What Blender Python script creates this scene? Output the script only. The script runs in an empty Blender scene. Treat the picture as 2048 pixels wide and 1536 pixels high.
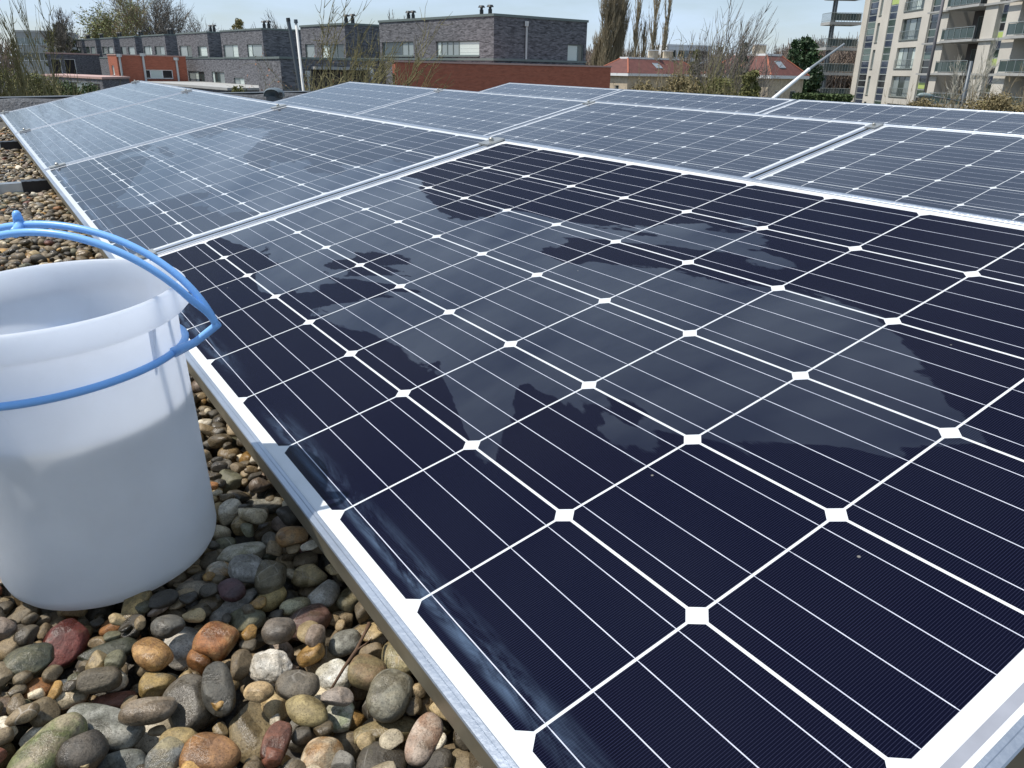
import bpy, math, random
import numpy as np
from mathutils import Matrix, Vector
R = math.radians
rng = np.random.default_rng(7)
random.seed(7)
S = bpy.context.scene
C = S.collection

# ------------------------------------------------------------------ camera
F = 1574.456
RN = Matrix(((0.9998118, -0.0193988, 0.0), (0.0071869, 0.3704143, -0.9288388), (0.0180183, 0.9286641, 0.3704840)))
# roof plane (slightly sloping flat roof) -> world with true vertical
MR = Matrix(((0.9999147941, -0.0050516, -0.0120368519, 0), (0.0048362637, 0.9998289402, -0.0178521966, 0),
             (0.0121249751, 0.0177924621, 0.9997681798, 0), (0, 0, 0, 1)))
cd = bpy.data.cameras.new('camera')
cam = bpy.data.objects.new('camera', cd)
C.objects.link(cam)
cam.matrix_world = RN.to_4x4()
cd.sensor_width = 36.0
cd.lens = F / 2048 * 36
cd.clip_start = 0.02
cd.clip_end = 2000
S.camera = cam

# ------------------------------------------------------------------ light
SUN_AZ = math.atan2(-0.985, -0.08)
SUN_EL = R(60)
w = bpy.data.worlds.new('World')
S.world = w
w.use_nodes = True
nt = w.node_tree
nt.nodes.clear()
def N(nt, t, **k):
    n = nt.nodes.new(t)
    for a, b in k.items():
        setattr(n, a, b)
    return n
sky = N(nt, 'ShaderNodeTexSky', sky_type='NISHITA', sun_disc=False)
sky.sun_elevation = SUN_EL
sky.sun_rotation = SUN_AZ
sky.air_density = 1.0
sky.dust_density = 0.3
sky.ozone_density = 1.6
tc = N(nt, 'ShaderNodeTexCoord')
mp = N(nt, 'ShaderNodeMapping')
mp.inputs['Scale'].default_value = (1.6, 1.6, 7.0)
mp.inputs['Location'].default_value = (0.35, 0.2, 0.1)
nz = N(nt, 'ShaderNodeTexNoise')
nz.inputs['Scale'].default_value = 2.3
nz.inputs['Detail'].default_value = 9
nz.inputs['Roughness'].default_value = 0.55
rp = N(nt, 'ShaderNodeValToRGB')
rp.color_ramp.elements[0].position = 0.42
rp.color_ramp.elements[0].color = (.42, .42, .42, 1)
rp.color_ramp.elements[1].position = 0.66
mx = N(nt, 'ShaderNodeMix', data_type='RGBA')
mx.inputs[7].default_value = (7.0, 8.8, 11.2, 1)
mul = N(nt, 'ShaderNodeMath', operation='MULTIPLY')
mul.inputs[1].default_value = 0.85
bg = N(nt, 'ShaderNodeBackground')
bg.inputs[1].default_value = 0.082
wo = N(nt, 'ShaderNodeOutputWorld')
L = nt.links.new
L(tc.outputs['Generated'], mp.inputs[0]); L(mp.outputs[0], nz.inputs[0]); L(nz.outputs[0], rp.inputs[0])
L(rp.outputs[0], mul.inputs[0]); L(mul.outputs[0], mx.inputs[0])
L(sky.outputs[0], mx.inputs[6]); L(mx.outputs[2], bg.inputs[0]); L(bg.outputs[0], wo.inputs[0])
sd = bpy.data.lights.new('sun', 'SUN')
sd.energy = 4.3
sd.angle = R(0.6)
sd.color = (1.0, 0.945, 0.86)
sun = bpy.data.objects.new('sun', sd)
C.objects.link(sun)
sdir = Vector((math.sin(SUN_AZ) * math.cos(SUN_EL), math.cos(SUN_AZ) * math.cos(SUN_EL), math.sin(SUN_EL)))
sun.rotation_euler = sdir.to_track_quat('Z', 'Y').to_euler()
S.view_settings.view_transform = 'Standard'
S.view_settings.look = 'None'
S.view_settings.exposure = 0.22
S.view_settings.gamma = 1
S.render.engine = 'CYCLES'

# ------------------------------------------------------------------ helpers
def at(px, py, Y):
    d = RN @ Vector(((px - 1024) / F, -(py - 768) / F, -1))
    return d * (Y / d.y)
def onroof(px, py, z):
    d = MR.to_3x3().transposed() @ (RN @ Vector(((px - 1024) / F, -(py - 768) / F, -1)))
    return d * (z / d.z)
def plane_hit(px, py, A, d):
    r = at(px, py, 1)
    n = Vector((d[1], -d[0], 0))
    return r * (A.dot(n) / r.dot(n))

class MB:
    def __init__(s):
        s.v = []; s.f = []; s.m = []; s.uv = []; s.mi = 0
    def quad(s, a, b, c, d, uv=None):
        n = len(s.v)
        s.v += [tuple(a), tuple(b), tuple(c), tuple(d)]
        s.f.append((n, n + 1, n + 2, n + 3)); s.m.append(s.mi)
        s.uv += uv or [(0, 0), (1, 0), (1, 1), (0, 1)]
    def poly(s, pts):
        n = len(s.v)
        s.v += [tuple(p) for p in pts]
        s.f.append(tuple(range(n, n + len(pts)))); s.m.append(s.mi)
        s.uv += [(p[0], p[1]) for p in pts]
    def box(s, lo, hi, M=None):
        x0, y0, z0 = lo; x1, y1, z1 = hi
        P = [Vector(p) for p in ((x0, y0, z0), (x1, y0, z0), (x1, y1, z0), (x0, y1, z0), (x0, y0, z1), (x1, y0, z1), (x1, y1, z1), (x0, y1, z1))]
        if M is not None:
            P = [M @ p for p in P]
        for q in ((0, 3, 2, 1), (4, 5, 6, 7), (0, 1, 5, 4), (1, 2, 6, 5), (2, 3, 7, 6), (3, 0, 4, 7)):
            a, b, c, d = (P[i] for i in q)
            l1 = (b - a).length; l2 = (d - a).length
            s.quad(a, b, c, d, [(0, 0), (l1, 0), (l1, l2), (0, l2)])
    def tube(s, pts, rad, n=8, caps=True, up=None):
        pts = [Vector(p) for p in pts]
        rad = rad if hasattr(rad, '__len__') else [rad] * len(pts)
        rings = []
        t0 = (pts[1] - pts[0]).normalized()
        u = (Vector(up) if up else (Vector((0, 0, 1)) if abs(t0.z) < .9 else Vector((1, 0, 0)))).cross(t0).normalized()
        for i, p in enumerate(pts):
            t = (pts[min(i + 1, len(pts) - 1)] - pts[max(i - 1, 0)]).normalized()
            u = (u - t * u.dot(t)).normalized()
            v = t.cross(u)
            b = len(s.v)
            for k in range(n):
                a = 2 * math.pi * k / n
                s.v.append(tuple(p + (u * math.cos(a) + v * math.sin(a)) * rad[i]))
            rings.append(b)
        for a, b in zip(rings, rings[1:]):
            for k in range(n):
                k2 = (k + 1) % n
                s.f.append((a + k, a + k2, b + k2, b + k)); s.m.append(s.mi); s.uv += [(0, 0)] * 4
        if caps:
            s.f.append(tuple(rings[0] + k for k in reversed(range(n)))); s.m.append(s.mi); s.uv += [(0, 0)] * n
            s.f.append(tuple(rings[-1] + k for k in range(n))); s.m.append(s.mi); s.uv += [(0, 0)] * n
    def lathe(s, prof, n=96):
        rings = []
        for r, z in prof:
            b = len(s.v)
            for k in range(n):
                a = 2 * math.pi * k / n
                s.v.append((r * math.cos(a), r * math.sin(a), z))
            rings.append(b)
        for a, b in zip(rings, rings[1:]):
            for k in range(n):
                k2 = (k + 1) % n
                s.f.append((a + k, a + k2, b + k2, b + k)); s.m.append(s.mi); s.uv += [(0, 0)] * 4
        return rings
    def build(s, name, mats, parent=None, smooth=False, loc=None):
        me = bpy.data.meshes.new(name)
        me.from_pydata(s.v, [], s.f)
        if not isinstance(mats, (list, tuple)):
            mats = [mats]
        for m in mats:
            me.materials.append(m)
        me.polygons.foreach_set('material_index', s.m)
        uvl = me.uv_layers.new(name='UVMap')
        uvl.data.foreach_set('uv', [c for p in s.uv for c in p])
        if smooth:
            me.polygons.foreach_set('use_smooth', [True] * len(s.f))
        me.update()
        o = bpy.data.objects.new(name, me)
        C.objects.link(o)
        if parent:
            o.parent = parent
        if loc is not None:
            o.location = loc
        return o

def thing(name, label, cat, M=None, group=None, loc=None):
    o = bpy.data.objects.new(name, None)
    o.empty_display_size = .1
    C.objects.link(o)
    if M is not None:
        o.matrix_world = M
    if loc is not None:
        o.location = loc
    o['label'] = label; o['category'] = cat
    if group:
        o['group'] = group
    return o
def tag(o, label, cat, group=None):
    o['label'] = label; o['category'] = cat
    if group:
        o['group'] = group
    return o
def copy_tree(o, parent=None):
    c = o.copy(); C.objects.link(c)
    if parent:
        c.parent = parent
    for ch in o.children:
        copy_tree(ch, c)
    return c

# ------------------------------------------------------------------ materials
def mat(name, col=(.5, .5, .5), rough=.6, metal=0, noise=0, nscale=8, bump=0, bscale=40, spec=.5, coat=0, coords='Object', detail=6, col2=None):
    m = bpy.data.materials.new(name)
    m.use_nodes = True
    t = m.node_tree
    b = t.nodes['Principled BSDF']
    b.inputs['Base Color'].default_value = (*col, 1)
    b.inputs['Roughness'].default_value = rough
    b.inputs['Metallic'].default_value = metal
    b.inputs['Specular IOR Level'].default_value = spec
    b.inputs['Coat Weight'].default_value = coat
    if noise or bump:
        c = N(t, 'ShaderNodeTexCoord')
    if noise:
        n = N(t, 'ShaderNodeTexNoise')
        n.inputs['Scale'].default_value = nscale
        n.inputs['Detail'].default_value = detail
        r = N(t, 'ShaderNodeValToRGB')
        r.color_ramp.elements[0].position = .3
        r.color_ramp.elements[1].position = .7
        c2 = col2 or tuple(x * (1 + noise) for x in col)
        r.color_ramp.elements[0].color = (*[x * (1 - noise) for x in col], 1)
        r.color_ramp.elements[1].color = (*c2, 1)
        t.links.new(c.outputs[coords], n.inputs[0]); t.links.new(n.outputs[0], r.inputs[0])
        t.links.new(r.outputs[0], b.inputs['Base Color'])
    if bump:
        n2 = N(t, 'ShaderNodeTexNoise')
        n2.inputs['Scale'].default_value = bscale
        n2.inputs['Detail'].default_value = 5
        bp = N(t, 'ShaderNodeBump')
        bp.inputs['Strength'].default_value = bump
        bp.inputs['Distance'].default_value = .02
        t.links.new(c.outputs[coords], n2.inputs[0]); t.links.new(n2.outputs[0], bp.inputs['Height'])
        t.links.new(bp.outputs[0], b.inputs['Normal'])
    return m

def brick_mat(name, c1, c2, mortar, dirt=.3, row=.065, bw=.22):
    m = bpy.data.materials.new(name)
    m.use_nodes = True
    t = m.node_tree
    b = t.nodes['Principled BSDF']
    b.inputs['Roughness'].default_value = .85
    b.inputs['Specular IOR Level'].default_value = .3
    uv = N(t, 'ShaderNodeTexCoord')
    br = N(t, 'ShaderNodeTexBrick')
    br.inputs['Color1'].default_value = (*c1, 1)
    br.inputs['Color2'].default_value = (*c2, 1)
    br.inputs['Mortar'].default_value = (*mortar, 1)
    br.inputs['Scale'].default_value = 1
    br.inputs['Mortar Size'].default_value = .007
    br.inputs['Brick Width'].default_value = bw
    br.inputs['Row Height'].default_value = row
    br.inputs['Bias'].default_value = -.1
    t.links.new(uv.outputs['UV'], br.inputs[0])
    # clusters of darker / lighter bricks (blotches that follow the courses)
    mpn = N(t, 'ShaderNodeMapping')
    mpn.inputs['Scale'].default_value = (1.6, 7.0, 1)
    n = N(t, 'ShaderNodeTexNoise')
    n.inputs['Scale'].default_value = 1.1
    n.inputs['Detail'].default_value = 7
    n.inputs['Roughness'].default_value = .7
    r = N(t, 'ShaderNodeValToRGB')
    r.color_ramp.elements[0].position = .36
    r.color_ramp.elements[0].color = (1 - dirt * 1.6,) * 3 + (1,)
    r.color_ramp.elements[1].position = .52
    r.color_ramp.elements[1].color = (1, 1, 1, 1)
    mm = N(t, 'ShaderNodeMix', data_type='RGBA', blend_type='MULTIPLY')
    mm.inputs[0].default_value = 1
    t.links.new(uv.outputs['UV'], mpn.inputs[0]); t.links.new(mpn.outputs[0], n.inputs[0]); t.links.new(n.outputs[0], r.inputs[0])
    t.links.new(br.outputs[0], mm.inputs[6]); t.links.new(r.outputs[0], mm.inputs[7]); t.links.new(mm.outputs[2], b.inputs['Base Color'])
    return m

M_grey_brick = brick_mat('grey_brick', (.095, .095, .107), (.215, .215, .235), (.15, .15, .155), .4)
M_red_brick = brick_mat('red_brick', (.44, .135, .078), (.36, .105, .06), (.30, .15, .11), .14)
M_cream = mat('cream_render', (.54, .51, .455), .85, noise=.09, nscale=.35)
M_cream_brick = mat('cream_brick', (.50, .42, .31), .85, noise=.2, nscale=3)
M_coping = mat('zinc_coping', (.16, .19, .18), .5, .4)
M_coping_red = mat('pinkish_coping', (.46, .30, .26), .6)
M_frame_grey = mat('window_frame_grey', (.16, .19, .18), .5)
M_white = mat('white_paint', (.75, .76, .76), .5)
M_glass = mat('window_glass', (.035, .05, .05), .06, spec=.9)
M_blind = mat('pale_blind_behind_glass', (.55, .62, .58), .35, coat=.6)
M_curtain = mat('grey_curtain_behind_glass', (.25, .29, .29), .3, coat=.6)
M_roof_tile = mat('red_roof_tile', (.120, .044, .036), .8, noise=.22, nscale=2.5, bump=.4, bscale=14)
M_flat_roof = mat('bitumen_flat_roof', (.12, .12, .12), .9, noise=.25, nscale=.6)
M_dark_metal = mat('dark_grey_metal', (.09, .105, .12), .45, .3)
M_pipe = mat('pale_downpipe', (.52, .53, .52), .5)
M_concrete = mat('pale_concrete', (.36, .36, .35), .8, noise=.1, nscale=1.5)
M_black_vent = mat('black_vent_metal', (.02, .022, .024), .5)
M_rail = mat('galvanised_balcony_metal', (.32, .36, .36), .45, .5)
M_balcony_glass = mat('green_balcony_glass', (.055, .08, .078), .1, spec=.8)
M_panel_navy = mat('navy_facade_panel', (.035, .045, .075), .15, spec=.7)
M_panel_green = mat('green_facade_panel', (.035, .06, .045), .15, spec=.7)
M_panel_black = mat('black_facade_panel', (.012, .013, .017), .12, spec=.7)
M_panel_teal = mat('grey_green_facade_panel', (.13, .18, .17), .25, spec=.6)
M_panel_lime = mat('lime_facade_panel', (.42, .52, .16), .3)
M_strip_frame = mat('pale_facade_frame', (.34, .37, .36), .5)
M_purple_column = mat('mauve_grey_column', (.17, .165, .18), .6)
M_bark = mat('mossy_bark', (.18, .16, .075), .9, noise=.35, nscale=3)
M_twig_tan = mat('tan_twigs', (.235, .19, .115), .9, noise=.2, nscale=1)
M_twig_grey = mat('grey_twigs', (.17, .155, .135), .9, noise=.2, nscale=1)
M_bark_birch = mat('birch_bark', (.42, .40, .34), .8, noise=.3, nscale=6)
M_poplar = mat('poplar_twigs', (.30, .25, .165), .9, noise=.2, nscale=1)
M_brush = mat('dry_brush', (.21, .17, .085), .9, noise=.4, nscale=5)
M_leaf_fresh = mat('fresh_green_leaf', (.25, .27, .11), .7, noise=.25, nscale=.8)
M_leaf_dark = mat('dark_evergreen_leaf', (.040, .078, .030), .6, noise=.55, nscale=.9)
M_leaf_brown = mat('brownish_conifer_leaf', (.13, .13, .04), .8, noise=.35, nscale=1.5)
M_leaf_yellow = mat('yellowish_bud_leaf', (.24, .21, .09), .8, noise=.3, nscale=1.5)
M_hedge = mat('hedge_leaf', (.055, .085, .025), .8, noise=.4, nscale=4)

# ------------------------------------------------------------------ ground and roof (setting)
GZ = -6.2
g = MB(); g.quad((-900, -200, GZ), (900, -200, GZ), (900, 1500, GZ), (-900, 1500, GZ))
o = g.build('ground', mat('ground_grass_and_soil', (.07, .085, .035), .95, noise=.5, nscale=.12, col2=(.12, .10, .065)))
o['kind'] = 'structure'
r_ = MB(); r_.quad((-60, 24, GZ + .01), (60, 24, GZ + .01), (75, 34, GZ + .01), (-75, 34, GZ + .01))
o = r_.build('road', mat('asphalt', (.06, .06, .062), .9, noise=.2, nscale=1)); o['kind'] = 'structure'

P0 = Vector((-0.77801, 1.56179, -0.40323))
AZ = -0.98670651
I = Vector((math.cos(AZ), math.sin(AZ), 0)); NV = Vector((-math.sin(AZ), math.cos(AZ), 0))
TILT = 0.21259259
PI_, PJ = 0.1583, 0.154549
GRAV_Z = -0.475
# frame of the roof: origin far-left corner of the eave of the front row
MI = Matrix(((I.x, NV.x, 0, P0.x), (I.y, NV.y, 0, P0.y), (0, 0, 1, 0), (0, 0, 0, 1)))   # (i, n, z) -> roof coords
MRI = MR @ MI
b = MB(); b.box((-6.15, -3.2, -7.0), (7.5, 7.0, GRAV_Z - .048))
M_bed = mat('dark_gravel_bed', (.10, .09, .075), .95, noise=.6, nscale=60, bump=1, bscale=70)
o = b.build('roof', M_bed); o.matrix_world = MRI; o['kind'] = 'structure'

# ------------------------------------------------------------------ parapet at the far roof edge
M_felt = mat('mineral_roofing_felt', (.075, .078, .085), .75, noise=.55, nscale=45, bump=.8, bscale=60)
t = thing('roof_parapet', 'low black felt covered roof edge upstand beyond the farthest end of the panels', 'parapet', MRI @ Matrix.Translation((-6.3, 0, GRAV_Z)))
b = MB()
n = 40
prev = None
for k in range(n + 1):
    y = -3.3 + 6.0 * k / n
    h = .105 + .006 * math.sin(k * 1.7)
    cur = [(.30, y, -.04), (.16, y, h - .02), (.12, y, h), (-.1, y, h + .004), (-.13, y, -.3)]
    if prev:
        for a in range(4):
            b.quad(prev[a], cur[a], cur[a + 1], prev[a + 1])
    prev = cur
b.build('felt_upstand', M_felt, t)
b = MB(); b.box((-.14, -3.3, .112), (.02, 2.7, .119)); b.box((-.15, -3.3, .03), (-.141, 2.7, .118))
b.build('metal_edge_strip', mat('dark_edge_strip', (.12, .125, .13), .5, .6), t)

# ------------------------------------------------------------------ solar panels
PLN, PWD = 1.650, 0.971
def glass_mat(name, kind, wet):
    m = bpy.data.materials.new(name)
    m.use_nodes = True
    t = m.node_tree; Lk = t.links.new
    b = t.nodes['Principled BSDF']
    tc = N(t, 'ShaderNodeTexCoord')
    sep = N(t, 'ShaderNodeSeparateXYZ')
    Lk(tc.outputs['Object'], sep.inputs[0])
    def math_(op, a, bb=None, c=None):
        n = N(t, 'ShaderNodeMath', operation=op)
        for i, v in enumerate((a, bb, c)):
            if v is None: continue
            if isinstance(v, (int, float)): n.inputs[i].default_value = v
            else: Lk(v, n.inputs[i])
        return n.outputs[0]
    def noise(scale, detail=4, dist=0, sc=(1, 1, 1), rough=.5, loc=(0, 0, 0), rot=0):
        mpn = N(t, 'ShaderNodeMapping'); mpn.inputs['Scale'].default_value = sc; mpn.inputs['Location'].default_value = loc; mpn.inputs['Rotation'].default_value = (0, 0, rot)
        nn = N(t, 'ShaderNodeTexNoise')
        nn.inputs['Scale'].default_value = scale; nn.inputs['Detail'].default_value = detail
        nn.inputs['Distortion'].default_value = dist; nn.inputs['Roughness'].default_value = rough
        Lk(tc.outputs['Object'], mpn.inputs[0]); Lk(mpn.outputs[0], nn.inputs[0])
        return nn.outputs[0]
    X, Y = sep.outputs[0], sep.outputs[1]
    def mix(fac, c1, c2):
        n = N(t, 'ShaderNodeMix', data_type='RGBA')
        Lk(fac, n.inputs[0])
        for i, c in ((6, c1), (7, c2)):
            if isinstance(c, tuple): n.inputs[i].default_value = (*c, 1)
            else: Lk(c, n.inputs[i])
        return n.outputs[2]
    def smooth(v, lo, hi):
        n = N(t, 'ShaderNodeMapRange', interpolation_type='SMOOTHSTEP')
        Lk(v, n.inputs[0]); n.inputs[1].default_value = lo; n.inputs[2].default_value = hi
        return n.outputs[0]
    if kind == 'cell':
        oi = N(t, 'ShaderNodeObjectInfo')
        # fine silver fingers across the cell
        fr = math_('FRACT', math_('DIVIDE', X, .00196))
        d = math_('ABSOLUTE', math_('SUBTRACT', fr, .5))
        fing = smooth(d, .40, .43)
        n1 = smooth(noise(1.6, 3), .3, .7)
        base = mix(n1, (.0007, .0010, .0085), (.0012, .0012, .0092))
        # per cell tone
        cx = math_('FLOOR', math_('DIVIDE', math_('SUBTRACT', X, .0335), PI_))
        cy = math_('FLOOR', math_('DIVIDE', math_('SUBTRACT', Y, .0219), PJ))
        wn = N(t, 'ShaderNodeTexWhiteNoise', noise_dimensions='3D')
        cb = N(t, 'ShaderNodeCombineXYZ'); Lk(cx, cb.inputs[0]); Lk(cy, cb.inputs[1]); Lk(oi.outputs['Random'], cb.inputs[2]); Lk(cb.outputs[0], wn.inputs[0])
        base = mix(math_('MULTIPLY', wn.outputs[0], .5), base, (.0026, .0020, .0080))
        col = mix(math_('MULTIPLY', fing, .085), base, (.19, .21, .40))
        # dark rim at the cell edge is bare silicon
    elif kind == 'back':
        n1 = smooth(noise(30, 4), .3, .8)
        col = mix(math_('MULTIPLY', n1, .35), (.62, .64, .66), (.50, .52, .52))
    else:
        col = mix(smooth(noise(25, 3), .3, .7), (.44, .46, .54), (.58, .60, .68))
    # dried lime streak just above the lower edge
    band = math_('MULTIPLY', smooth(Y, .028, .036), smooth(Y, .062, .040))
    bn = smooth(noise(9, 6, .6, sc=(1, 6, 1), rough=.7), .38, .72)
    fade = smooth(noise(1.7, 2, loc=(3, 0, 0)), .32, .6)
    streak = math_('MULTIPLY', math_('MULTIPLY', band, bn), math_('MULTIPLY', fade, .42 if wet else .18))
    col = mix(streak, col, (.22, .33, .50))
    # dust film and specks
    dust = smooth(noise(3.5, 8, .3, rough=.7), .42, .8)
    col = mix(math_('MULTIPLY', dust, .0015), col, (.5, .5, .47))
    sp = N(t, 'ShaderNodeTexVoronoi'); sp.inputs['Scale'].default_value = 26
    Lk(tc.outputs['Object'], sp.inputs[0])
    wn2 = N(t, 'ShaderNodeTexWhiteNoise'); Lk(sp.outputs['Color'], wn2.inputs[0])
    speck = math_('MULTIPLY', smooth(sp.outputs['Distance'], .045, .02), smooth(wn2.outputs[0], .86, .88))
    col = mix(math_('MULTIPLY', speck, .35), col, (.5, .48, .42))
    Lk(col, b.inputs['Base Color'])
    # reflective front glass: wet film is smooth, dry glass is satin
    if wet:
        vv = math_('SUBTRACT', .30, math_('MULTIPLY', math_('ABSOLUTE', math_('SUBTRACT', Y, .43)), 1.05))
        if wet == 2:
            xx = math_('MULTIPLY', smooth(X, 1.25, 1.6), -.35)
        else:
            xx = math_('MULTIPLY', smooth(X, .7, .2), -.15)
        nn = noise(1.8, 4, .7, sc=(1, 2.4, 1), rough=.5, loc=(.4 + wet, .3, 0), rot=R(38))
        fine_ = math_('MULTIPLY', math_('SUBTRACT', noise(21, 5, .4, sc=(1, 2.5, 1), rough=.65, rot=R(38)), .5), .085)
        wm = smooth(math_('ADD', math_('ADD', math_('ADD', nn, vv), xx), fine_), .566, .577)
    else:
        wm = None
    rip = smooth(noise(14, 3, 1.2, sc=(.35, 2.2, 1)), .35, .65)
    b.inputs['Roughness'].default_value = .5
    b.inputs['Specular IOR Level'].default_value = 0
    b.inputs['Coat Weight'].default_value = 1
    b.inputs['Coat IOR'].default_value = {0: 1.75, 1: 1.85, 2: 1.6}[wet]
    if wm is not None:
        Lk(math_('ADD', math_('MULTIPLY', wm, .76 if wet == 2 else .25), .24 if wet == 2 else .75), b.inputs['Coat Weight'])
        Lk(math_('SUBTRACT', .12 if wet == 2 else .10, math_('MULTIPLY', wm, .11 if wet == 2 else .08)), b.inputs['Coat Roughness'])
    else:
        b.inputs['Coat Weight'].default_value = 1
        Lk(math_('ADD', math_('MULTIPLY', rip, .06), .10), b.inputs['Coat Roughness'])
    return m

M_alu = mat('anodised_aluminium', (.40, .44, .50), .40, .85, noise=.16, nscale=9, bump=.05, bscale=200)
M_alu_gravel_tint = mat('dirty_aluminium_gravel_reflection', (.27, .245, .185), .5, .7, noise=.3, nscale=14)  # olive brown paints in the gravel's reflection on the side face, along with dirt
M_ribbon = mat('tinned_connector_ribbon', (.30, .31, .35), .4, .2, noise=.12, nscale=30)
GM = {(k, wv): glass_mat('%s_%s' % (n_, ('dry', 'wet', 'wettest')[wv]), k, wv)
      for k, n_ in (('cell', 'dark_silicon_cell'), ('back', 'white_backsheet'), ('bus', 'silver_busbar')) for wv in (0, 1, 2)}

def panel_meshes():
    # frame: closed profile swept round the rectangle
    prof = [(0.0, -.036), (0.0, -.0012), (.0010, 0.0), (.0058, .0), (.0062, -.0004), (.0066, .0), (.0096, 0.0), (.0104, -.0008), (.0104, -.0030), (.0016, -.0060), (.0016, -.0345), (.024, -.0345), (.024, -.036)]
    f = MB()
    cor = lambda d: [(d, d), (PLN - d, d), (PLN - d, PWD - d), (d, PWD - d)]
    m_ = len(prof)
    for a in range(m_):
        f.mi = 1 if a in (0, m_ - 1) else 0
        d0, z0 = prof[a]; d1, z1 = prof[(a + 1) % m_]
        c0, c1 = cor(d0), cor(d1)
        for s in range(4):
            s2 = (s + 1) % 4
            f.quad((*c0[s], z0), (*c0[s2], z0), (*c1[s2], z1), (*c1[s], z1))
    bk = MB(); bk.box((.0017, .0017, -.0052), (PLN - .0017, PWD - .0017, -.00236))
    ce = MB(); bu = MB(); rb_ = []
    gx, gy, ch = .0025, .0028, .0087
    ox, oy = (PLN - 10 * PI_) / 2, (PWD - 6 * PJ) / 2
    for i in range(10):
        for j in range(6):
            x0, x1 = ox + i * PI_ + gx / 2, ox + (i + 1) * PI_ - gx / 2
            y0, y1 = oy + j * PJ + gy / 2, oy + (j + 1) * PJ - gy / 2
            ce.poly([(x0 + ch, y0, -.0023), (x1 - ch, y0, -.0023), (x1, y0 + ch, -.0023), (x1, y1 - ch, -.0023),
                     (x1 - ch, y1, -.0023), (x0 + ch, y1, -.0023), (x0, y1 - ch, -.0023), (x0, y0 + ch, -.0023)])
    for j in range(6):
        for q in (.125, .375, .625, .875):
            yc = oy + (j + q) * PJ
            for i in range(10):
                xa = ox + i * PI_ + .006; xb = ox + (i + 1) * PI_ - .004
                bu.quad((xa, yc - .00042, -.00224), (xb, yc - .00042, -.00224), (xb, yc + .00042, -.00224), (xa, yc + .00042, -.00224))
                bu.quad((xb, yc - .0003, -.00224), (xb + .010 if i < 9 else xb + .004, yc - .0003, -.00224), (xb + .010 if i < 9 else xb + .004, yc + .0003, -.00224), (xb, yc + .0003, -.00224))
    # string connector ribbons at both ends
    for xe in (.0185, PLN - .0185):
        q = MB(); q.box((xe - .0035, oy + .02, -.00230), (xe + .0035, oy + 6 * PJ - .02, -.00222)); rb_.append(q)
    return f, bk, ce, bu, rb_
fm, bkm, cem, bum, rbm = panel_meshes()
proto = {}
def make_panel(M, label, wet):
    t = thing('solar_panel', label, 'solar panel', M, 'solar panels mounted in three rows on the gravel roof')
    if wet not in proto:
        f = fm.build('frame', [M_alu, M_alu_gravel_tint], t)
        s = bkm.build('backsheet', GM['back', wet], t)
        c = cem.build('cells', GM['cell', wet], t)
        u = bum.build('busbars', GM['bus', wet], t)
        proto[wet] = (f, s, c, u) + tuple(q.build('connector_ribbon', M_ribbon, t) for q in rbm)
    else:
        for q in proto[wet]:
            c = q.copy(); C.objects.link(c); c.parent = t
    return t
def slopeM(off_i, off_n, dz):
    # (x along eave, y up slope, z normal) -> world
    return MRI @ Matrix.Translation((off_i, off_n, P0.z + dz)) @ Matrix.Rotation(TILT, 4, 'X') @ Matrix.Translation((-(PLN - 10 * PI_) / 2, -(PWD - 6 * PJ) / 2, .0022))
PITCH = 10.5 * PI_
# row offsets in the (i, n) frame: rows 2 and 3 are fitted
rows = [(0, 0, 0), (-5.0025, 1.6544, -.027), (-4.9588, 3.2536, -.054)]
lab = {
 (0, 0): ('nearest solar panel, dark navy with wet patches, its lower edge beside the white bucket', 2),
 (0, -1): ('second solar panel of the front row, beyond the nearest one, wet with blue sky glare', 1),
 (0, -2): ('third solar panel of the front row, between two pale frames beyond the bucket handle', 0),
 (0, -3): ('farthest solar panel of the front row, pale grey, nearest the black parapet', 0),
 (1, 0): ('farthest left solar panel of the middle row, below the tall bare tree', 0),
 (1, 1): ('second solar panel from the left of the middle row, below the red brick wall', 0),
 (1, 2): ('third solar panel from the left of the middle row, left of the wide gap', 0),
 (1, 3): ('rightmost solar panel of the middle row, directly behind the nearest panel', 0),
 (2, 0): ('farthest left solar panel of the back row, below the red brick wall', 0),
 (2, 1): ('middle solar panel of the back row, below the red roofed houses', 0),
 (2, 2): ('right hand solar panel of the back row, below the apartment tower', 0),
}
for (r, k), (l, wv) in lab.items():
    oi, on, dz = rows[r]
    make_panel(slopeM(oi + k * PITCH, on, dz), l, wv)

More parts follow.
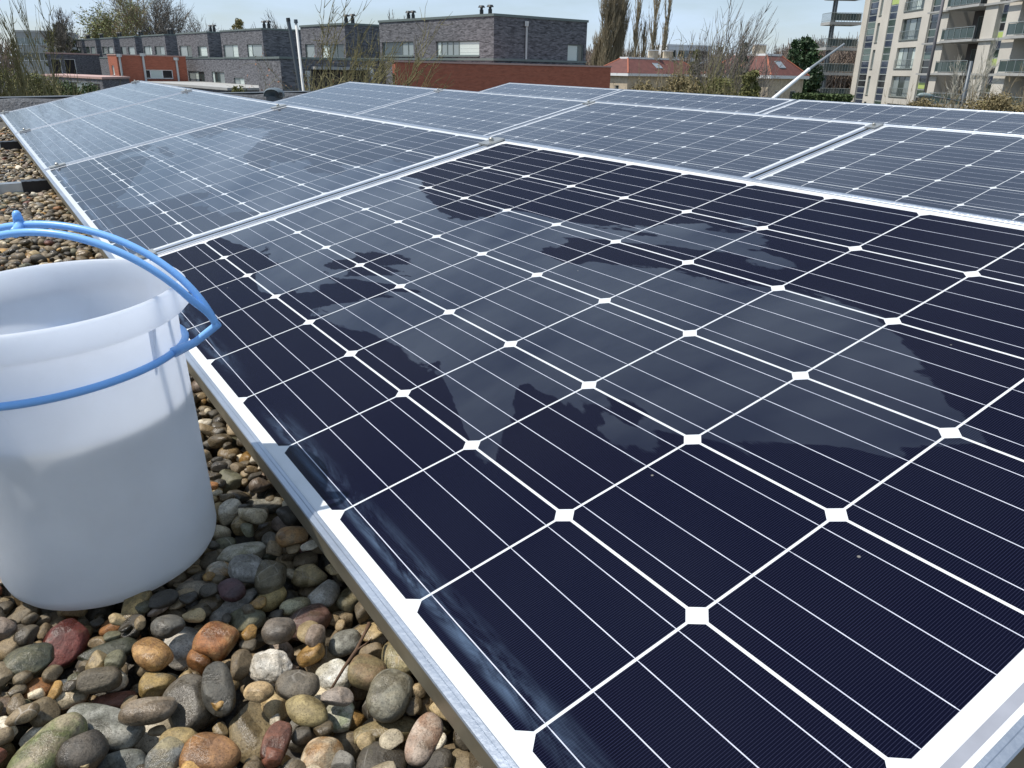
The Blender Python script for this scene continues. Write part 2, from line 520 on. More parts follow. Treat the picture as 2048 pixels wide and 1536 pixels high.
# clamps between panels
M_steel = mat('clamp_steel', (.42, .42, .40), .4, .8, noise=.15, nscale=60)
def clamp(M, label):
    t = thing('panel_clamp', label, 'clamp', M, 'metal clamps bridging the gaps between solar panels')
    b = MB(); b.box((-.020, -.028, .0004), (.020, .028, .0042)); b.box((-.0045, -.028, -.03), (.0045, .028, .0004))
    b.build('clamp_plate', M_steel, t)
    b = MB(); b.tube([(0, 0, .0042), (0, 0, .0112)], .0062, 12); b.tube([(0, 0, .0112), (0, 0, .0125)], [.0062, .004], 12)
    b.build('bolt', M_steel, t, smooth=False)
where = [(0, 0, .935, 'metal clamp with bolt at the upper corner of the nearest panel'),
 (0, 0, .055, 'metal clamp at the lower end of the nearest panel gap, half behind the bucket rim'),
 (0, -1, .055, 'metal clamp near the lower edge between second and third front row panels'),
 (0, -1, .925, 'metal clamp near the upper edge between second and third front row panels'),
 (0, -2, .055, 'metal clamp near the lower edge between the two farthest front row panels'),
 (0, -2, .925, 'metal clamp near the upper edge between the two farthest front row panels'),
 (1, 1, .93, 'metal clamp at the ridge between first and second middle row panels'),
 (1, 2, .93, 'metal clamp at the ridge between second and third middle row panels'),
 (1, 3, .93, 'metal clamp at the ridge of the wide gap at the right of the middle row')]
for r, k, y, l in where:
    oi, on, dz = rows[r]
    clamp(slopeM(oi + k * PITCH, on, dz) @ Matrix.Translation((-.006, y, 0)), l)
for y, l in ((.035, 'end clamp at the lower far corner of the front row'), (.93, 'end clamp at the upper far corner of the front row')):
    clamp(slopeM(-3 * PITCH, 0, 0) @ Matrix.Translation((-.004, y, 0)), l)

# mounting rails on the gravel under each joint, with black end caps
M_black_plastic = mat('black_plastic_cap', (.012, .012, .014), .4)
M_galv = mat('galvanised_rail', (.52, .55, .57), .38, .8, noise=.1, nscale=25)
def rail(i_off, n0, label, show=True):
    t = thing('mounting_rail', label, 'mounting rail', MRI @ Matrix.Translation((i_off, n0, GRAV_Z)), 'mounting rails lying across the gravel under the panels')
    b = MB()
    for (x0, x1, z0, z1) in ((-.021, .021, .004, .007), (-.021, -.018, .007, .036), (.018, .021, .007, .036), (-.021, -.006, .036, .039), (.006, .021, .036, .039), (-.009, -.006, .026, .036), (.006, .009, .026, .036)):
        b.box((x0, -.095 - .55, z0), (x1, -.095, z1))
    b.box((-.02, .0, .004), (.02, 1.5, .037))
    b.build('rail_profile', M_galv, t)
    b = MB(); b.box((-.0245, -.097, .0015), (.0245, .004, .0425))
    for k in range(4):
        b.box((-.0255, -.088 + k * .024, .002), (.0255, -.080 + k * .024, .0435))
    b.build('end_cap', M_black_plastic, t)
    # riser and hook that carry the panel
    b = MB(); b.box((-.018, .02, .037), (.018, .06, .078))
    b.build('riser', M_galv, t)
    b = MB(); b.box((-.018, .90, .037), (.018, .94, .245))
    b.build('riser', M_galv, t)
rail(-10.42 * PI_, 0, 'silver rail with ribbed black end, the nearer of two on the left gravel')
rail(-20.4 * PI_, 0, 'silver rail with black end, the farther of two on the left gravel')
for k, l in ((0, 'rail hidden under the joint behind the bucket'), ):
    rail(-.25 * PI_, .11, l)

# ------------------------------------------------------------------ bucket
AX = Vector((-.037, -.024, 1)).normalized()
Q = Vector((0, 0, 1)).rotation_difference(AX).to_matrix().to_4x4()
BM = MR @ Matrix.Translation((-.404, .677, -.4752)) @ Q
def plastic(name, col, trans, rough, coat=.25):
    m = bpy.data.materials.new(name)
    m.use_nodes = True
    t = m.node_tree
    b = t.nodes['Principled BSDF']
    c = N(t, 'ShaderNodeTexCoord'); n = N(t, 'ShaderNodeTexNoise')
    n.inputs['Scale'].default_value = 9; n.inputs['Detail'].default_value = 8; n.inputs['Roughness'].default_value = .65
    r = N(t, 'ShaderNodeValToRGB')
    r.color_ramp.elements[0].position = .25; r.color_ramp.elements[0].color = (*[x * .93 for x in col], 1)
    r.color_ramp.elements[1].position = .6; r.color_ramp.elements[1].color = (*col, 1)
    t.links.new(c.outputs['Object'], n.inputs[0]); t.links.new(n.outputs[0], r.inputs[0]); t.links.new(r.outputs[0], b.inputs['Base Color'])
    b.inputs['Roughness'].default_value = rough
    b.inputs['Specular IOR Level'].default_value = .4
    tr = N(t, 'ShaderNodeBsdfTranslucent')
    t.links.new(r.outputs[0], tr.inputs[0])
    ms = N(t, 'ShaderNodeMixShader'); ms.inputs[0].default_value = trans
    out = t.nodes['Material Output']
    t.links.new(b.outputs[0], ms.inputs[1]); t.links.new(tr.outputs[0], ms.inputs[2]); t.links.new(ms.outputs[0], out.inputs[0])
    # scuffs and faint dirt low on the wall
    n3 = N(t, 'ShaderNodeTexNoise'); n3.inputs['Scale'].default_value = 40; n3.inputs['Detail'].default_value = 8; n3.inputs['Roughness'].default_value = .75; n3.inputs['Distortion'].default_value = 1.5
    r3 = N(t, 'ShaderNodeValToRGB'); r3.color_ramp.elements[0].position = .60; r3.color_ramp.elements[1].position = .74
    r3.color_ramp.elements[0].color = (rough,) * 3 + (1,); r3.color_ramp.elements[1].color = (.75, .75, .75, 1)
    t.links.new(c.outputs['Object'], n3.inputs[0]); t.links.new(n3.outputs[0], r3.inputs[0]); t.links.new(r3.outputs[0], b.inputs['Roughness'])
    r4 = N(t, 'ShaderNodeValToRGB'); r4.color_ramp.elements[0].position = .62; r4.color_ramp.elements[1].position = .78
    r4.color_ramp.elements[0].color = (1, 1, 1, 1); r4.color_ramp.elements[1].color = (.80, .77, .70, 1)
    md = N(t, 'ShaderNodeMix', data_type='RGBA', blend_type='MULTIPLY'); md.inputs[0].default_value = .8
    t.links.new(n3.outputs[0], r4.inputs[0]); t.links.new(r.outputs[0], md.inputs[6]); t.links.new(r4.outputs[0], md.inputs[7]); t.links.new(md.outputs[2], b.inputs['Base Color'])
    n2 = N(t, 'ShaderNodeTexNoise'); n2.inputs['Scale'].default_value = 260; n2.inputs['Detail'].default_value = 2
    bp = N(t, 'ShaderNodeBump'); bp.inputs['Strength'].default_value = .12; bp.inputs['Distance'].default_value = .001
    t.links.new(c.outputs['Object'], n2.inputs[0]); t.links.new(n2.outputs[0], bp.inputs['Height']); t.links.new(bp.outputs[0], b.inputs['Normal'])
    return m
M_bucket = plastic('translucent_white_plastic', (.88, .91, .96), .70, .34)
M_blue = plastic('blue_plastic', (.25, .53, .95), .15, .33)
bucket = thing('bucket', 'translucent white plastic bucket with blue handle, part filled, on the gravel', 'bucket', BM)
H = .279
b = MB()
rb, rt = .100, .1045
def wall_r(z): return rb + (rt - rb) * z / H
prof = [(.0005, .004), (.07, .004), (.083, .0), (.089, .0012), (.094, .005), (.098, .011), (rb, .019)]
prof += [(wall_r(z), z) for z in (.06, .10, .14, .18, .22, .245)]
prof += [(.1052, .2515), (.1070, .2535), (.1135, .2538), (.1148, .2546), (.1151, .257), (.1153, .274), (.1150, .2765), (.1138, .2785), (.1118, .2789), (.1102, .2778), (.1092, .275), (.1070, .262), (.1040, .248), (.1026, .24)]
prof += [(wall_r(z) - .0024, z) for z in (.22, .18, .14, .10, .06, .022)] + [(.094, .012), (.086, .0075), (.0005, .007)]
b.lathe(prof, 128)
def spout(v):
    if v[2] < .236: return v
    a = math.atan2(v[1], v[0]); k = math.exp(-((a - .42) / .17) ** 2) * min(1, (v[2] - .236) / .02)
    r = math.hypot(v[0], v[1]); f_ = (r + .0028 * k) / r
    return (v[0] * f_, v[1] * f_, v[2] - .001 * k)
b.v = [spout(v) for v in b.v]
body = b.build('bucket_body', M_bucket, bucket, smooth=True)
# outer gussets under the rim, at the handle ears
b = MB()
def radial(a, pts, th):   # thin radial fin
    ca, sa = math.cos(a), math.sin(a)
    A = [Vector((r * ca - th * sa, r * sa + th * ca, z)) for r, z in pts]
    B_ = [Vector((r * ca + th * sa, r * sa - th * ca, z)) for r, z in pts]
    b.poly(A); b.poly(list(reversed(B_)))
    for k in range(len(pts)):
        k2 = (k + 1) % len(pts)
        b.quad(B_[k], B_[k2], A[k2], A[k])
for a0 in (-.30, .75 + .32, .75 + math.pi - .32, .75 + math.pi + .32):
    b = MB()
    radial(a0, [(.1068, .2534), (.1128, .2534), (.1040, .210), (.1036, .210)], .0012)
    b.build('rim_gusset', M_bucket, bucket)
# water inside
M_water = plastic('murky_wash_water', (.84, .83, .78), .62, .08)
WL = .172
b = MB()
rw = wall_r(WL) - .0040
rg = b.lathe([(.0005, .009), (.088, .0095), (.095, .016), (wall_r(.03) - .004, .03), (wall_r(.1) - .004, .1), (rw, WL), (rw - .002, WL + .0004), (.0005, WL)], 96)
b.build('water', M_water, bucket, smooth=True)
# handle: hoop round the body and a two-rail bail leaning back
BI = (MR.inverted() @ BM).inverted()
handle = MB()
C0 = Vector((-.404, .677, -.475))
hp = []
Rh = .1068
for k in range(97):
    a = 2 * math.pi * k / 96
    z = -.26
    hp.append(BI @ Vector((C0.x - .037 * .215 + Rh * math.cos(a), C0.y - .024 * .215 + Rh * math.sin(a), z + .0917 * Rh * math.cos(a) + .003 * Rh * math.sin(a))))
handle.tube(hp, .0034, 12, caps=False)
def bailpt(q, s):
    cx, cy, cz, psi, be, RR, hh = q
    A = Vector((math.cos(psi), math.sin(psi), 0)); B_ = Vector((-math.sin(psi) * math.cos(be), math.cos(psi) * math.cos(be), math.sin(be)))
    return Vector((cx, cy, cz)) + A * (RR * math.cos(s)) + B_ * (hh * math.sin(s))
qu = (-.405, .676, -.250, -.10, 1.556, .148, .112)
ql = (-.390, .683, -.259, -.10, 1.862, .134, .126)
NS = 72
def scr(p):
    c = RN.transposed() @ (MR @ p); return 1024 + F * c.x / -c.z, 768 - F * c.y / -c.z
s0 = min((k * .005 for k in range(180)), key=lambda s: (scr(bailpt(qu, s))[0] - 434) ** 2 + (scr(bailpt(qu, s))[1] - 650) ** 2)
up_, lo_ = [], []
for k in range(NS + 1):
    s = s0 + (math.pi - 2 * s0) * k / NS
    wgt = min(1, math.sin(math.pi * k / NS) * 2.6); wgt = wgt * wgt * (3 - 2 * wgt)
    pu, pl = bailpt(qu, s), bailpt(ql, s)
    up_.append(BI @ pu)
    lo_.append(BI @ (pu.lerp(pl, wgt)))
handle.tube(up_, .0032, 12); handle.tube(lo_, .0032, 12)
# links from the hoop out to the bail ends
for e, sg in ((up_[0], 1), (up_[-1], -1)):
    rad = Vector((e.x, e.y, 0)).normalized()
    st = min(hp, key=lambda p: (p - e).length)
    handle.tube([st, st.lerp(e, .5) + Vector((0, 0, -.003)), e, e + (e - st).normalized() * .003], [.0050, .0036, .0036, .003], 10)
# grip stub joining the two rails at the crown
def near(pts, px, py):
    best = None
    for p in pts:
        wpt = BM @ p
        c = RN.transposed() @ wpt
        x = 1024 + F * c.x / -c.z; y = 768 - F * c.y / -c.z
        d = (x - px) ** 2 + (y - py) ** 2
        if best is None or d < best[0]: best = (d, p)
    return best[1]
pa, pb = near(up_, 38, 450), near(lo_, 30, 470)
upv = (pa - pb).normalized()
handle.tube([pb, pb.lerp(pa, .5), pa, pa + Vector((0, 0, .006)), pa + Vector((0, 0, .0105)), pa + Vector((0, 0, .0125))], [.0042, .0036, .0044, .0040, .0034, .0016], 12)
ho = handle.build('handle', M_blue, bucket, smooth=True)

# ------------------------------------------------------------------ gravel: stones dropped one by one on a height field
def ico(n):
    import bmesh
    bm = bmesh.new(); bmesh.ops.create_icosphere(bm, subdivisions=n, radius=1)
    v = np.array([x.co[:] for x in bm.verts]); f = np.array([[q.index for q in x.verts] for x in bm.faces]); bm.free()
    return v, f
ICO = {k: ico(k) for k in (2, 3, 4, 5)}
def sinfield(v, seed, freq, n=5):
    r = np.random.default_rng(seed)
    out = np.zeros(len(v))
    for _ in range(n):
        k = r.normal(size=3) * freq; out += np.sin(v @ k + r.uniform(0, 6.28))
    return out / n
def stone_shape(level, seed, rough=0.0, planes=2):
    v, f = ICO[level]
    r = np.random.default_rng(seed)
    d = v / np.linalg.norm(v, axis=1)[:, None]
    # super-ellipsoid like rounding
    e = r.uniform(1.9, 2.9)
    rad = 1 / (np.abs(d) ** e).sum(1) ** (1 / e)
    rad *= 1 + .17 * sinfield(d, seed + 11, 1.4) + .07 * sinfield(d, seed + 12, 3.0)
    p = d * rad[:, None]
    for _ in range(planes + int(r.integers(0, 3))):     # worn facets
        n = r.normal(size=3); n /= np.linalg.norm(n)
        c = r.uniform(.58, .86)
        h = p @ n
        over = np.maximum(h - c, 0)
        p -= n * (over * r.uniform(.7, .93))[:, None]
    if rough:
        p *= (1 + rough * sinfield(d, seed + 20, 7, 8) + rough * .6 * sinfield(d, seed + 21, 15, 8))[:, None]
    p /= np.abs(p).max(0)
    return p
PAL = [((.22, .18, .125), 20), ((.16, .135, .095), 18), ((.11, .097, .075), 16), ((.31, .25, .165), 13), ((.38, .31, .19), 9), ((.065, .060, .052), 15),
       ((.40, .26, .10), 7), ((.29, .14, .055), 4), ((.52, .48, .39), 7), ((.68, .66, .60), 4), ((.20, .085, .06), 2), ((.18, .18, .175), 6), ((.14, .145, .105), 7), ((.26, .215, .19), 6)]
pc = np.array([(c[0] * 1.0, c[1] * .98, c[2] * .92) for c, _ in PAL]); pw = np.array([x for _, x in PAL], float); pw /= pw.sum()

CEL = .003
GX0, GY0 = -3.35, -.05
GW, GH = 1300, 2150            # cells: 3.9 m x 6.4 m
HM = np.full((GH, GW), -.522)
def rot3(rz, rx, ry):
    cz, sz, cx, sx, cy, sy = math.cos(rz), math.sin(rz), math.cos(rx), math.sin(rx), math.cos(ry), math.sin(ry)
    return np.array([[cz, -sz, 0], [sz, cz, 0], [0, 0, 1]]) @ np.array([[1, 0, 0], [0, cx, -sx], [0, sx, cx]]) @ np.array([[cy, 0, sy], [0, 1, 0], [-sy, 0, cy]])
def foot(Rm, ax):
    # ellipsoid: lower / upper surface over its footprint on the grid
    A = Rm @ np.diag(1 / np.array(ax) ** 2) @ Rm.T
    S_ = np.linalg.inv(A)
    ex, ey, ez = np.sqrt(np.diag(S_))
    nx, ny = int(ex / CEL) + 1, int(ey / CEL) + 1
    gx, gy = np.meshgrid(np.arange(-nx, nx + 1) * CEL, np.arange(-ny, ny + 1) * CEL)
    a = A[2, 2]; bq = 2 * (A[0, 2] * gx + A[1, 2] * gy); c = A[0, 0] * gx ** 2 + 2 * A[0, 1] * gx * gy + A[1, 1] * gy ** 2 - 1
    D = bq ** 2 - 4 * a * c
    ok = D > 0
    sq = np.sqrt(np.maximum(D, 0))
    return nx, ny, ok, np.where(ok, (-bq - sq) / (2 * a), 9), np.where(ok, (-bq + sq) / (2 * a), -9), ez
def drop(x, y, ft, sink=.0022):
    nx, ny, ok, lo, up, ez = ft
    ix, iy = int(round((x - GX0) / CEL)), int(round((y - GY0) / CEL))
    if ix - nx < 0 or iy - ny < 0 or ix + nx >= GW or iy + ny >= GH:
        return None
    W = HM[iy - ny:iy + ny + 1, ix - nx:ix + nx + 1]
    # ignore the thinnest rim so stones nest
    lo2 = np.where(lo < -.12 * ez, lo, 9)
    z = (W - lo2).max() - sink
    return z, W, np.where(ok, up + z, -9)
def in_region(x, y, mi, mn):
    # n: distance up slope from the eave
    dx, dy = x - P0.x, y - P0.y
    n = dx * NV.x + dy * NV.y; i = dx * I.x + dy * I.y
    return n < mn and i > -5.4
stones = []     # (pos, R, axes, level, colour, seed)
def seen(x, y, mrg):
    # inside the view wedge with a margin
    d = MR @ Vector((x, y, GRAV_Z)); c = RN.transposed() @ d
    if c.z > -.12: return 9
    px, py = 1024 + F * c.x / -c.z, 768 - F * c.y / -c.z
    ox = max(0, -px, px - 2048); oy = max(0, py - 1536)
    return max(ox, oy)
BC = (-.404, .677)
def scatter(npts, size_lo, size_hi, limit, tries):
    cnt = 0
    for _ in range(npts):
        # sample denser near the camera
        y = .18 + 6.1 * rng.random() ** 1.35
        emx = P0.x + (P0.y - y) * (I.x / -I.y) if True else 0
        xe = P0.x + I.x / I.y * (y - P0.y)
        xl = -.72 * y - .22
        x = rng.uniform(min(xl, xe - .3), xe + .16)
        if not in_region(x, y, 0, .13): continue
        s = seen(x, y, 0)
        if s > 420 : continue
        a = rng.uniform(size_lo, size_hi) * (1 if y < 1.5 else 1.06)
        ax = (a, a * rng.uniform(.62, .95), a * rng.uniform(.40, .72))
        Rm = rot3(rng.uniform(0, 6.28), rng.normal() * .28, rng.normal() * .28)
        ft = foot(Rm, ax)
        best = None
        for k in range(tries):
            xx, yy = (x, y) if k == 0 else (x + rng.normal() * a * .8, y + rng.normal() * a * .8)
            q = drop(xx, yy, ft)
            if q is None: continue
            if best is None or q[0] < best[0][0]: best = (q, xx, yy)
        if best is None: continue
        (z, W, up), xx, yy = best
        top = z + ft[5]
        lim = limit + rng.normal() * .003
        rb_ = math.hypot(xx - BC[0], yy - BC[1])
        if rb_ < .098 + a: lim = min(lim, -.4755)
        dn = (xx - P0.x) * NV.x + (yy - P0.y) * NV.y
        if dn > -.03: lim = min(lim, -.448)
        if abs(((xx - P0.x) * I.x + (yy - P0.y) * I.y) - (-10.42 * PI_)) < .035 and dn > -.7 or abs(((xx - P0.x) * I.x + (yy - P0.y) * I.y) - (-20.4 * PI_)) < .035 and dn > -.7: lim = min(lim, GRAV_Z + .004)
        if top > lim: continue
        np.maximum(W, up, out=W)
        d = math.hypot(xx, yy)
        lvl = 4 if (y < .9 and s < 60) else (3 if d < 2.0 else 2)
        stones.append(((xx, yy, z), Rm, ax, lvl, pc[rng.choice(len(pc), p=pw)] * rng.uniform(.75, 1.2), int(rng.integers(0, 40))))
        cnt += 1
    return cnt
n1 = scatter(9000, .012, .020, -.484, 2)

# the hand-placed stones: px, py, half length px, half width px, angle, colour, label, roughness, secondary colour
HERO = [
 (133,1283,52,36,-62,(.155,.045,.038),'flat angular brick red stone standing below the bucket',0,None),
 (366,1291,43,35,75,(.56,.54,.50),'smooth whitish pebble between an orange one and a rust one',0,None),
 (433,1285,38,34,20,(.28,.12,.045),'rust orange pebble right of the smooth whitish one',0,(.40,.24,.11)),
 (540,1335,39,33,15,(.78,.78,.75),'knobbly bright white stone with pitted surface',.06,None),
 (304,1308,36,27,35,(.38,.225,.10),'glossy yellow orange pebble left of the whitish one',0,(.55,.33,.13)),
 (375,1410,58,43,85,(.105,.095,.078),'large pear shaped dark grey stone with wet top, bottom left',0,(.15,.135,.11)),
 (499,1459,66,39,82,(.235,.19,.11),'large smooth olive tan egg shaped stone',0,(.17,.14,.085)),
 (205,1452,68,33,17,(.15,.16,.145),'long speckled grey stone with paler left end',.01,(.30,.30,.27)),
 (97,1500,64,37,-43,(.29,.26,.18),'large beige stone with green algae at the bottom left corner',.01,(.18,.20,.08)),
 (166,1500,38,38,0,(.085,.075,.062),'round dark brown stone beside the large beige one',0,None),
 (313,1368,29,26,0,(.30,.22,.09),'small mottled yellow brown pebble under the yellow orange one',0,(.12,.10,.06)),
 (292,1420,46,26,-8,(.25,.205,.155),'pinkish beige oval pebble left of the dark pear shaped stone',0,None),
 (221,1302,50,21,-15,(.052,.058,.042),'flat dark green stone between brick red and yellow orange stones',0,None),
 (58,1326,40,30,-12,(.18,.18,.12),'grey green speckled pebble left of the brick red stone',.01,(.10,.11,.08)),
 (269,1213,40,23,-55,(.40,.29,.13),'ochre mottled pebble leaning against the bucket base',.012,(.17,.13,.06)),
 (468,1213,56,20,-30,(.30,.29,.27),'long narrow pale grey speckled stone',.008,(.16,.16,.15)),
 (397,1180,40,21,4,(.25,.22,.175),'pale brown veined stone just right of the bucket base',.01,(.12,.11,.09)),
 (462,1180,26,22,20,(.10,.055,.065),'purple brown pebble touching the pale veined stone',0,None),
 (439,1142,24,22,0,(.44,.29,.13),'small orange and white pebble near the bucket base',0,(.56,.52,.45)),
 (484,1107,44,26,-12,(.42,.41,.36),'pale grey white stone with rough crust',.015,(.28,.26,.17)),
 (495,1140,34,31,60,(.15,.15,.14),'rough dark speckled stone below the crusted pale one',.05,(.32,.31,.29)),
 (542,1150,38,28,-68,(.16,.145,.105),'smooth khaki brown stone with one wet spot',0,(.12,.10,.06)),
 (542,1082,24,17,75,(.34,.32,.28),'small pale pebble standing above the khaki stone',0,None),
 (585,1074,29,24,0,(.33,.19,.08),'orange brown pebble close to the panel frame, upper group',0,(.22,.15,.08)),
 (526,1012,39,21,-5,(.22,.215,.18),'light grey veined oval stone right of the bucket',.008,(.15,.15,.13)),
 (551,1482,37,23,-65,(.17,.075,.05),'reddish brown angular pebble beside the olive tan egg shaped stone',0,None),
 (420,1512,48,36,8,(.36,.20,.09),'big orange brown stone at the bottom edge',0,(.26,.14,.07)),
 (250,1526,44,24,-4,(.19,.205,.195),'blue grey stone with a thin white vein at the bottom edge',0,None),
 (335,1512,34,28,-45,(.20,.215,.215),'blue grey round stone with tan spot at the bottom edge',0,(.26,.22,.13)),
 (356,1478,33,21,-5,(.29,.22,.10),'ochre pebble above the blue grey stones',0,None),
 (619,1149,35,27,-12,(.56,.46,.27),'cream yellow smooth pebble near the panel frame',0,None),
 (543,1193,31,24,-25,(.38,.30,.14),'tan yellow angular pebble left of the cream yellow one',0,None),
 (648,1190,33,29,-50,(.27,.26,.23),'mid grey rounded stone right below the cream yellow pebble',0,(.36,.35,.32)),
 (590,1213,28,19,-8,(.42,.40,.27),'small crusty cream green pebble beside the mid grey stone',.02,None),
 (616,1243,43,33,-22,(.175,.105,.088),'reddish brown stone with white veins',0,None),
 (560,1260,31,29,0,(.155,.135,.115),'grey brown pebble left of the white veined reddish stone',0,None),
 (689,1286,31,27,-15,(.12,.12,.105),'dark speckled round pebble next to the dead twig',.015,(.24,.24,.21)),
 (672,1351,34,29,30,(.46,.45,.38),'rough white speckled stone under the dead twig',.04,(.66,.65,.60)),
 (735,1346,37,33,20,(.20,.165,.09),'olive brown pebble right of the rough white speckled stone',0,(.24,.16,.09)),
 (780,1391,48,40,-60,(.25,.245,.20),'grey stone with one brown drop shaped stain',0,None),
 (797,1318,40,30,62,(.36,.35,.23),'pale cream green stone half under the panel frame',0,(.42,.34,.19)),
 (682,1432,32,28,60,(.60,.60,.57),'round white stone with green speckles',.012,(.30,.33,.22)),
 (768,1466,61,27,-12,(.38,.33,.21),'long pale cream stone like a potato',0,(.28,.24,.14)),
 (848,1480,50,27,-62,(.31,.20,.145),'pinkish tan stone with pale stripes near the frame',.004,(.42,.34,.28)),
 (647,1516,38,36,0,(.60,.53,.41),'round cream white stone with orange tint, bottom edge',0,(.50,.30,.14)),
 (615,1423,43,27,18,(.24,.20,.10),'olive yellow pebble left of the round white speckled one',0,(.34,.27,.13)),
 (675,1396,30,20,5,(.33,.28,.24),'small pinkish beige pebble above the round white speckled one',0,None),
 (598,1373,40,32,0,(.155,.135,.105),'brown grey rounded pebble left of the rough white speckled stone',0,None),
 (452,1374,22,21,0,(.44,.33,.18),'small cream and tan pebble right above the dark upright stone',0,None),
 (518,1385,27,22,10,(.50,.37,.21),'small orange cream pebble below the knobbly white stone',0,None),
 (437,1378,52,27,80,(.085,.082,.07),'dark upright wedge shaped stone left of the olive tan egg',0,None),
 (335,1253,28,24,0,(.12,.115,.10),'dark pebble under the right front of the bucket',0,None),
 (700,1200,24,27,30,(.20,.18,.11),'olive pebble touching the panel frame beside the mid grey stone',0,None),
 (800,1250,30,26,0,(.30,.26,.18),'tan pebble wedged against the panel frame',0,None),
]
HERO = [h for h in HERO if h[0] != 800]
def stone_mat(name, hero=False):
    m = bpy.data.materials.new(name)
    m.use_nodes = True
    t = m.node_tree; Lk = t.links.new
    b = t.nodes['Principled BSDF']
    a = N(t, 'ShaderNodeAttribute'); a.attribute_name = 'Col'
    a2 = N(t, 'ShaderNodeAttribute'); a2.attribute_name = 'Loc'
    geo = N(t, 'ShaderNodeTexCoord')
    co = a2.outputs['Vector']
    def nz_(scale, det, rough=.6, dist=0):
        n = N(t, 'ShaderNodeTexNoise'); n.inputs['Scale'].default_value = scale; n.inputs['Detail'].default_value = det
        n.inputs['Roughness'].default_value = rough; n.inputs['Distortion'].default_value = dist
        Lk(co, n.inputs[0]); return n.outputs[0]
    def ramp(v, lo, hi, c0, c1):
        r = N(t, 'ShaderNodeValToRGB')
        r.color_ramp.elements[0].position = lo; r.color_ramp.elements[1].position = hi
        r.color_ramp.elements[0].color = (*c0, 1); r.color_ramp.elements[1].color = (*c1, 1)
        Lk(v, r.inputs[0]); return r.outputs[0]
    def mul_(x, y, f=1, typ='MULTIPLY'):
        n = N(t, 'ShaderNodeMix', data_type='RGBA', blend_type=typ)
        n.inputs[0].default_value = f
        Lk(x, n.inputs[6])
        if isinstance(y, tuple): n.inputs[7].default_value = (*y, 1)
        else: Lk(y, n.inputs[7])
        return n.outputs[2]
    def mixf(f, x, y):
        n = N(t, 'ShaderNodeMix', data_type='RGBA')
        Lk(f, n.inputs[0]); Lk(x, n.inputs[6])
        if isinstance(y, tuple): n.inputs[7].default_value = (*y, 1)
        else: Lk(y, n.inputs[7])
        return n.outputs[2]
    base = a.outputs['Color']
    if hero:
        a3 = N(t, 'ShaderNodeAttribute'); a3.attribute_name = 'Col2'
        base = mixf(ramp(nz_(55, 5, .6, .5), .42, .60, (0, 0, 0), (1, 1, 1)), base, a3.outputs['Color'])
    # patches, mottling, fine grain
    c = mul_(base, ramp(nz_(75, 6, .65, .4), .32, .68, (.62, .60, .57), (1.22, 1.2, 1.16)))
    c = mul_(c, ramp(nz_(420, 5, .7), .3, .7, (.70, .70, .70), (1.25, 1.25, 1.25)))
    # dark specks
    c = mul_(c, ramp(nz_(900, 2, .5), .36, .44, (.45, .44, .42), (1, 1, 1)), .8)
    # moss tint on some
    c = mixf(ramp(nz_(26, 6, .7), .60, .76, (0, 0, 0), (.45, .45, .45)), c, (.13, .125, .045))
    # mineral veins on some
    wv = N(t, 'ShaderNodeTexVoronoi', feature='DISTANCE_TO_EDGE'); wv.inputs['Scale'].default_value = 38
    Lk(co, wv.inputs[0])
    vein = N(t, 'ShaderNodeMath', operation='MULTIPLY')
    Lk(ramp(wv.outputs['Distance'], 0, .022, (1, 1, 1), (0, 0, 0)), vein.inputs[0]); Lk(ramp(nz_(11, 2), .60, .68, (0, 0, 0), (.5, .5, .5)), vein.inputs[1])
    c = mixf(vein.outputs[0], c, (.5, .46, .40))
    # damp patches: darker and shinier
    wet = ramp(nz_(19, 3, .5, .6), .53, .55, (0, 0, 0), (1, 1, 1))
    wm = N(t, 'ShaderNodeMix', data_type='RGBA', blend_type='MULTIPLY')
    wsc = N(t, 'ShaderNodeMath', operation='MULTIPLY'); wsc.inputs[1].default_value = .75
    Lk(wet, wsc.inputs[0]); Lk(wsc.outputs[0], wm.inputs[0]); Lk(c, wm.inputs[6]); wm.inputs[7].default_value = (.55, .52, .47, 1)
    Lk(wm.outputs[2], b.inputs['Base Color'])
    ro = N(t, 'ShaderNodeMapRange'); Lk(wet, ro.inputs[0]); ro.inputs[3].default_value = .55; ro.inputs[4].default_value = .24
    Lk(ro.outputs[0], b.inputs['Roughness'])
    b.inputs['Specular IOR Level'].default_value = .42
    bp = N(t, 'ShaderNodeBump'); bp.inputs['Strength'].default_value = .55; bp.inputs['Distance'].default_value = .0012
    bp2 = N(t, 'ShaderNodeBump'); bp2.inputs['Strength'].default_value = .5; bp2.inputs['Distance'].default_value = .003
    Lk(nz_(420, 5, .7), bp.inputs['Height']); Lk(nz_(110, 5, .6), bp2.inputs['Height']); Lk(bp2.outputs[0], bp.inputs['Normal']); Lk(bp.outputs[0], b.inputs['Normal'])
    return m
M_stone = stone_mat('river_stone'); M_hero = stone_mat('river_pebble', True)

